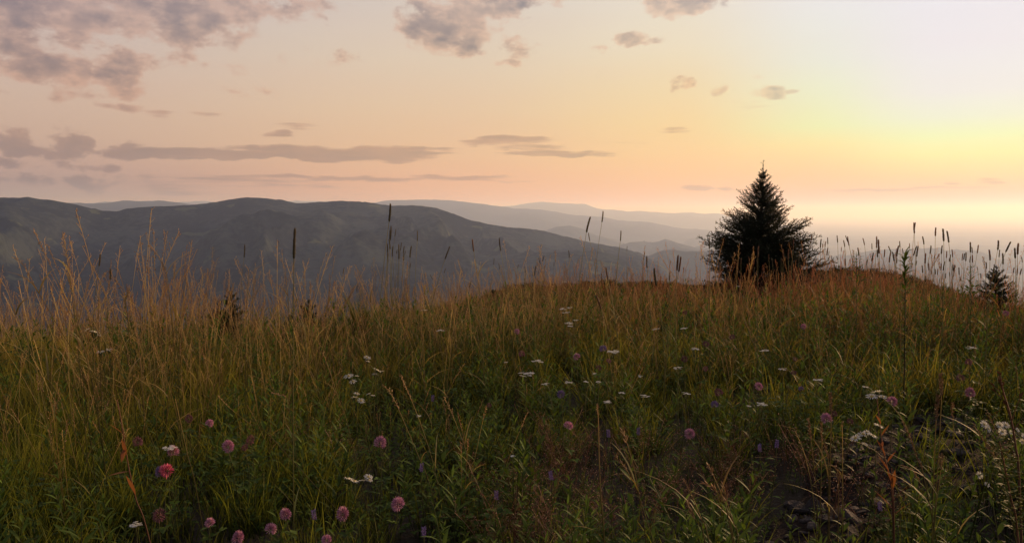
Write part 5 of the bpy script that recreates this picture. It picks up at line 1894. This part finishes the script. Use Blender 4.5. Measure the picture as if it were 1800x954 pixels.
    S = [
        ("tallest tan stalk rising bare from the bottom edge just right of the middle", [(1050, 712), (1052, 745), (1053, 800), (1056, 870), (1062, 950)], 1.75, (22, 16, .003, .005, .0012), .0017),
        ("leaning golden grass with drooping spikes at bottom centre", [(1094, 757), (1104, 785), (1116, 830), (1128, 900), (1136, 960)], 1.8, (24, 18, .004, .012, .0016), .0014),
        ("golden side spike curving left of the leaning golden grass", [(1086, 808), (1098, 820), (1110, 840), (1119, 858)], 1.8, (26, 14, .003, .012, .0016), .0012),
        ("orange tipped grass above the bottom edge, left of the track", [(1246, 818), (1256, 840), (1272, 880), (1290, 950)], 1.7, (22, 26, .006, .008, .0018), .0015),
        ("golden bristled grass crossing the orange tipped one", [(1240, 850), (1255, 858), (1270, 880), (1284, 930)], 1.68, (26, 16, .003, .014, .0016), .0014),
        ("golden awned grass right beside the orange tipped one", [(1273, 855), (1277, 880), (1290, 920), (1300, 960)], 1.68, (30, 20, .004, .013, .0017), .0014),
        ("reddish bare stalk leaning left at the bottom edge", [(1202, 842), (1218, 875), (1234, 915), (1248, 960)], 1.65, (40, 40, .002, .005, .0014), .0016),
        ("short golden bristled grass below the reddish bare stalk", [(1209, 882), (1216, 900), (1230, 925), (1240, 955)], 1.6, (34, 24, .004, .012, .0018), .0014),
        ("left tan spike of the pair over the track's left side", [(1421, 737), (1425, 770), (1430, 810), (1436, 880)], 2.4, (36, 50, .004, .007, .0018), .0013),
        ("right tan spike of the pair over the track's left side", [(1444, 744), (1445, 775), (1444, 820), (1442, 900)], 2.4, (32, 46, .003, .006, .0018), .0013),
        ("knobbly tan spike beside the pair, tallest over the track", [(1459, 692), (1461, 720), (1460, 790), (1458, 900)], 2.35, (34, 70, .005, .007, .0020), .0014),
        ("bent tan spike low between the pair and the bare stalk", [(1449, 780), (1455, 800), (1457, 830), (1456, 900)], 2.3, (26, 36, .004, .006, .0016), .0012),
        ("reddish bare stalk ending in a pale tuft over the track", [(1480, 742), (1481, 780), (1481, 840), (1481, 910)], 2.3, (10, 10, .004, .006, .0016), .0016),
        ("short tan spike low on the track's left side", [(1470, 822), (1474, 840), (1474, 880), (1473, 930)], 2.2, (24, 30, .004, .006, .0016), .0012),
        ("thin tan stalk leaning left from the track, tip bent", [(1398, 758), (1410, 785), (1420, 820), (1430, 880)], 2.35, (14, 8, .004, .006, .0014), .0012),
        ("tallest dense tan seed spike over the stones, upper of the two", [(1653, 658), (1655, 690), (1652, 760), (1646, 860), (1640, 950)], 2.2, (34, 80, .005, .006, .0019), .0015),
        ("dense tan seed spike left of the tallest over the stones", [(1649, 696), (1646, 730), (1643, 790), (1640, 880), (1638, 950)], 2.15, (38, 90, .005, .006, .0020), .0015),
        ("thin tan spike right of the two tallest over the stones", [(1674, 709), (1675, 735), (1678, 790), (1682, 880)], 2.3, (24, 30, .004, .006, .0016), .0011),
        ("small fluffy tan spike beside the stones, low under the thin one", [(1655, 800), (1654, 825), (1648, 870), (1642, 930)], 2.1, (24, 40, .006, .006, .0018), .0012),
        ("arching pale grass bowing over the stones", [(1617, 846), (1604, 826), (1586, 818), (1574, 824), (1580, 880)], 2.3, (40, 26, .004, .007, .0015), .0011),
        ("reddish tan leaning spike above the left of the small daisy", [(1712, 748), (1728, 772), (1746, 800), (1764, 850)], 2.2, (60, 60, .004, .006, .0018), .0016),
        ("curved brown spike leaning over the middle of the stones", [(1587, 742), (1598, 765), (1612, 805), (1626, 848)], 2.3, (80, 90, .003, .006, .0018), .0018),
        ("bright green blade leaning up over the lower right grass", [(1760, 790), (1745, 825), (1732, 860), (1720, 890)], 2.0, None, .0022),
        ("yellow green blade standing at the bottom edge of the lower right grass", [(1615, 880), (1608, 915), (1602, 955)], 1.8, None, .0026),
        ("tan stalk leaning right in the left foreground, above the almost black clover", [(385, 697), (402, 715), (440, 745), (478, 770)], 2.6, (20, 10, .004, .006, .0014), .0013),
        ("pale bent seed head beside the tan grass left of the fleabane", [(478, 690), (492, 694), (504, 701), (512, 740)], 3.0, (26, 30, .004, .007, .0018), .0012),
        ("thin tan stem leaning left through the middle of the left grass", [(568, 620), (582, 660), (598, 710), (612, 750)], 2.8, (14, 8, .003, .006, .0014), .0013),
        ("tan spray leaning left among the herbs right of the fleabanes", [(676, 678), (692, 700), (712, 745), (735, 800), (755, 850)], 2.6, (50, 30, .010, .008, .0017), .0013),
        ("second tan spray leaning left right of the first", [(704, 660), (722, 700), (745, 760), (765, 830)], 2.7, (50, 30, .010, .008, .0016), .0013),
        ("dry tan spray arching right of the pink clover in the lower middle", [(782, 700), (800, 740), (822, 800), (838, 860)], 2.6, (40, 24, .010, .007, .0015), .0012),
        ("long bare tan stem leaning right across the left lower grass", [(345, 860), (330, 800), (318, 745), (308, 700)][::-1], 2.4, None, .0014),
    ]
    for i, (lab, ln, r, hd, rd) in enumerate(S):
        mats = (M_DRY, M_SEED)
        if 'green blade' in lab:
            mats = (M_GRASS, M_SEED)
        o = grass_stalk("grass_stalk", lab, "grass stalk", F, ln, r, rd, hd, mats, leaves=0 if hd is None else 1, leafw=.002)
        for (x, y) in ln[:3]:
            keep(at_range(x, y, r), .006)
    # dry stalk with orange leaves, lower left
    r = 2.15
    line = [(206, 702), (214, 745), (221, 790), (228, 830), (240, 880), (258, 930)]
    root = grass_stalk("orange_leaved_stalk", "dry reddish stalk with three orange dead leaves in the lower left", "dry plant", None, line, r, .0022, None, (M_BROWNSTEM, M_SEED))
    foot = root.location
    for (x, y), (tx, ty), w in (((220, 786), (213, 812), .006), ((228, 828), (190, 834), .0055), ((222, 800), (214, 770), .005), ((238, 870), (222, 834), .007), ((216, 762), (190, 742), .004)):
        a = at_range(x, y, r) - foot; b = at_range(tx, ty, r - .02) - foot
        mb = MB(); add_leaf(mb, a, b - a, (b - a).length, w, .15, c=U(0, 1), h=U(.4, 1)); link("leaf", mb.mesh("dead_leaf", [M_ORANGE]), root)
    keep(at_range(221, 800, r), .03)
    # tall dark leafy stalk against the right skyline
    r = 4.6
    random.seed(95)
    root = grass_stalk("leafy_stalk", "tall dark leafy stalk with curled top leaves standing in the timothy right of the spruce", "wild plant", None, [(1590, 444), (1591, 500), (1591, 560), (1590, 640)], r, .0040, None, (M_FORBSTEM, M_SEED))
    foot = root.location
    for k in range(74):
        t = (k / 74) ** .8
        y = 446 + t * 180
        p = at_range(1590.5, y, r) - foot
        a = 2.4 * k
        mb = MB()
        L = U(.045, .075) * (1 if t < .4 else .6)
        add_leaf(mb, p, horiz(a) + Z * U(.2, .9), L, L * .13, U(.3, 1.4), c=U(0, 1), h=U(.5, 1))
        if k % 2 == 0 and t < .35:
            for j in range(3): add_leaf(mb, p, horiz(a + U(-.5, .5)) * .5 + Z, L * .8, L * .10, .3, c=U(0, 1), h=1)
        link("leaf", mb.mesh("stalk_leaf", [M_FORB]), root)
    for px, ytop, r, lab, n in ((1505, 442, 5.4, "slim leafy stalk with tiny seed tips just right of the spruce", 30), (1706, 466, 5.2, "branching green stalk below the heads left of the small rusty spruce", 40), (1656, 500, 5.0, "thin dark twiggy stalk under the highest timothy heads", 26)):
        root = grass_stalk("leafy_stalk", lab, "wild plant", None, [(px, ytop), (px + 1, ytop + 50), (px, ytop + 110)], r, .002, None, (M_FORBSTEM, M_SEED))
        foot = root.location
        for k in range(n):
            t = k / n; y = ytop + 4 + t * 60; p = at_range(px + .5, y, r) - foot; a = 2.4 * k
            mb = MB(); L = U(.03, .06) * (.5 + t)
            q = p + (horiz(a) + Z * .7).normalized() * L
            mb.tube([p, q], [.0008, .0005], 3); add_leaf(mb, q - (q - p) * .3, horiz(a) + Z * .5, L * .7, L * .12, .3, c=U(0, 1), h=1)
            link("twig", mb.mesh("twig", [M_FORB]), root)
    # orange stalk in the cream corymb plant and its dry leaves
    r = 2.25
    for lab, line, lv in (
        ("orange brown stem under the cream corymb, carrying yellowed leaves", [(1541, 700), (1546, 740), (1552, 790), (1566, 850), (1570, 930)], [((1550, 765), (1563, 745), .004), ((1556, 800), (1541, 770), .005), ((1560, 812), (1574, 792), .005), ((1552, 775), (1548, 790), .004), ((1548, 745), (1540, 728), .004), ((1563, 830), (1545, 800), .006)]),
        ("bright orange dry grass stem with a long bent leaf over the track", [(1567, 822), (1570, 860), (1571, 900), (1572, 950)], [((1568, 892), (1536, 858), .005), ((1570, 850), (1560, 826), .006), ((1569, 860), (1573, 825), .006), ((1571, 905), (1601, 880), .003)])):
        root = grass_stalk("orange_leaved_stalk", lab, "dry plant", None, line, r, .0022, None, (M_BROWNSTEM, M_SEED))
        foot = root.location
        for (x, y), (tx, ty), w in lv:
            a = at_range(x, y, r) - foot; b = at_range(tx, ty, r - .02) - foot
            mb = MB(); add_leaf(mb, a, b - a, (b - a).length, w, .15, c=U(0, 1), h=U(.4, 1)); link("leaf", mb.mesh("dead_leaf", [M_ORANGE]), root)
        keep(at_range(*line[1], r), .02)
    # brown branching stalk at the right edge
    r = 1.9
    root = grass_stalk("dock_stalk", "brown curved stalk with dried leaf tufts at the right edge above the asters", "dry plant", None, [(1757, 657), (1764, 690), (1776, 730), (1786, 790), (1792, 860)], r, .0030, (26, 30, .006, .006, .002), (M_BROWNSTEM, M_ORANGE))
    foot = root.location
    for (x, y), (tx, ty), w in (((1768, 708), (1750, 690), .004), ((1774, 728), (1768, 712), .005), ((1778, 740), (1793, 700), .003), ((1782, 755), (1802, 735), .003), ((1766, 698), (1748, 680), .003)):
        a = at_range(x, y, r) - foot; b = at_range(tx, ty, r - .02) - foot
        mb = MB(); mb.tube([a, a * .5 + b * .5 + Z * .003, b], [.0013, .001, .0006], 4, hs=.9)
        add_leaf(mb, b, b - a, .018, .004, .3, c=.5, h=1); add_leaf(mb, b, (b - a) + Z * .01, .015, .003, .3, c=.5, h=1)
        link("side_shoot", mb.mesh("side_shoot", [M_BROWNSTEM]), root)
    keep(at_range(1764, 690, r), .03)
    # mugwort like plant, lower right corner
    root = grass_stalk("budding_stalk", "dark stalk with small pale green bud tufts in the lower right corner", "wild plant", None, [(1757, 775), (1766, 820), (1778, 880), (1790, 950)], 1.75, .0026, None, (M_BROWNSTEM, M_SEED))
    foot = root.location
    for k in range(46):
        t = k / 46
        x = 1757 + 30 * t; y = 777 + 160 * t
        p = at_range(x, y, 1.75) - foot; a = 2.4 * k
        mb = MB()
        q = p + (horiz(a) + Z * .5) * U(.012, .03)
        mb.tube([p, q], [.0008, .0006], 3)
        for j in range(5): mb.spikelet(q + Vector((U(-1, 1), U(-1, 1), U(-1, 1))) * .004, horiz(U(0, 6.28)) + Z, U(.005, .008), .0022, h=1, c=U(0, 1))
        add_leaf(mb, p, horiz(a + .8) + Z * .4, U(.02, .035), .004, .5, c=U(0, 1), h=.6)
        link("bud_tuft", mb.mesh("bud_tuft", [M_FERN]), root)
    keep(at_range(1760, 800, 1.75), .04)
    # fern like bright bush left of the middle
    random.seed(97)
    F = [((632, 502), 8.0, 7, "bright green fern whose tip points up against the ridge, left of the tall timothy cluster", .30), ((655, 528), 8.1, 8, "bushy green fern clump right of the pointed one", .28), ((580, 542), 7.8, 6, "lower green fern clump left of the slanting reddish grass head", .26), ((552, 556), 7.6, 6, "lowest green fern clump, leftmost of its row", .24), ((692, 540), 8.2, 6, "green fern clump under the main stems of the timothy cluster", .26)]
    for (px, py), r, n, lab, L in F:
        tip = at_range(px, py, r)
        foot = Vector((tip.x, tip.y, ground(tip.x, tip.y) - .01))
        root = empty("fern", foot, lab, "fern", "green ferns in the grass left of the middle")
        Hh = tip.z - foot.z
        for k in range(n + 5):
            mb = MB(); a = U(0, 6.28)
            hk = Hh * (1 if k == 0 else U(.6, .92))
            reach = 0.05 if k == 0 else U(.08, .24)
            end = horiz(a) * reach + Z * hk
            pts = bez(V((0, 0, 0)), Z * hk * .75 + horiz(a) * reach * .2, end, 12)
            mb.tube(pts, [.0016 * (1 - .7 * i / 12) for i in range(13)], 3, hs=.4)
            for i in range(4, 13):
                for sub in (0, .5):
                    if i == 12 and sub: break
                    p = pts[i].lerp(pts[min(12, i + 1)], sub)
                    d = (pts[min(12, i + 1)] - pts[i - 1]).normalized()
                    sd = d.cross(Z); sd = sd.normalized() if sd.length > .05 else horiz(a + 1.57)
                    l = .085 * (1 - (i + sub - 4) / 9.5) + .006
                    for sg in (-1, 1):
                        add_leaf(mb, p, sd * sg + d * .5 + Z * .1, l, l * .16, .3, c=U(0, 1), h=U(.4, 1), n=3)
            link("frond", mb.mesh("frond", [M_FERN]), root)


build_timothy()
build_clovers()
build_whites()
build_violets()
build_stalks()
build_trees()
build_track()
build_ground_cover()
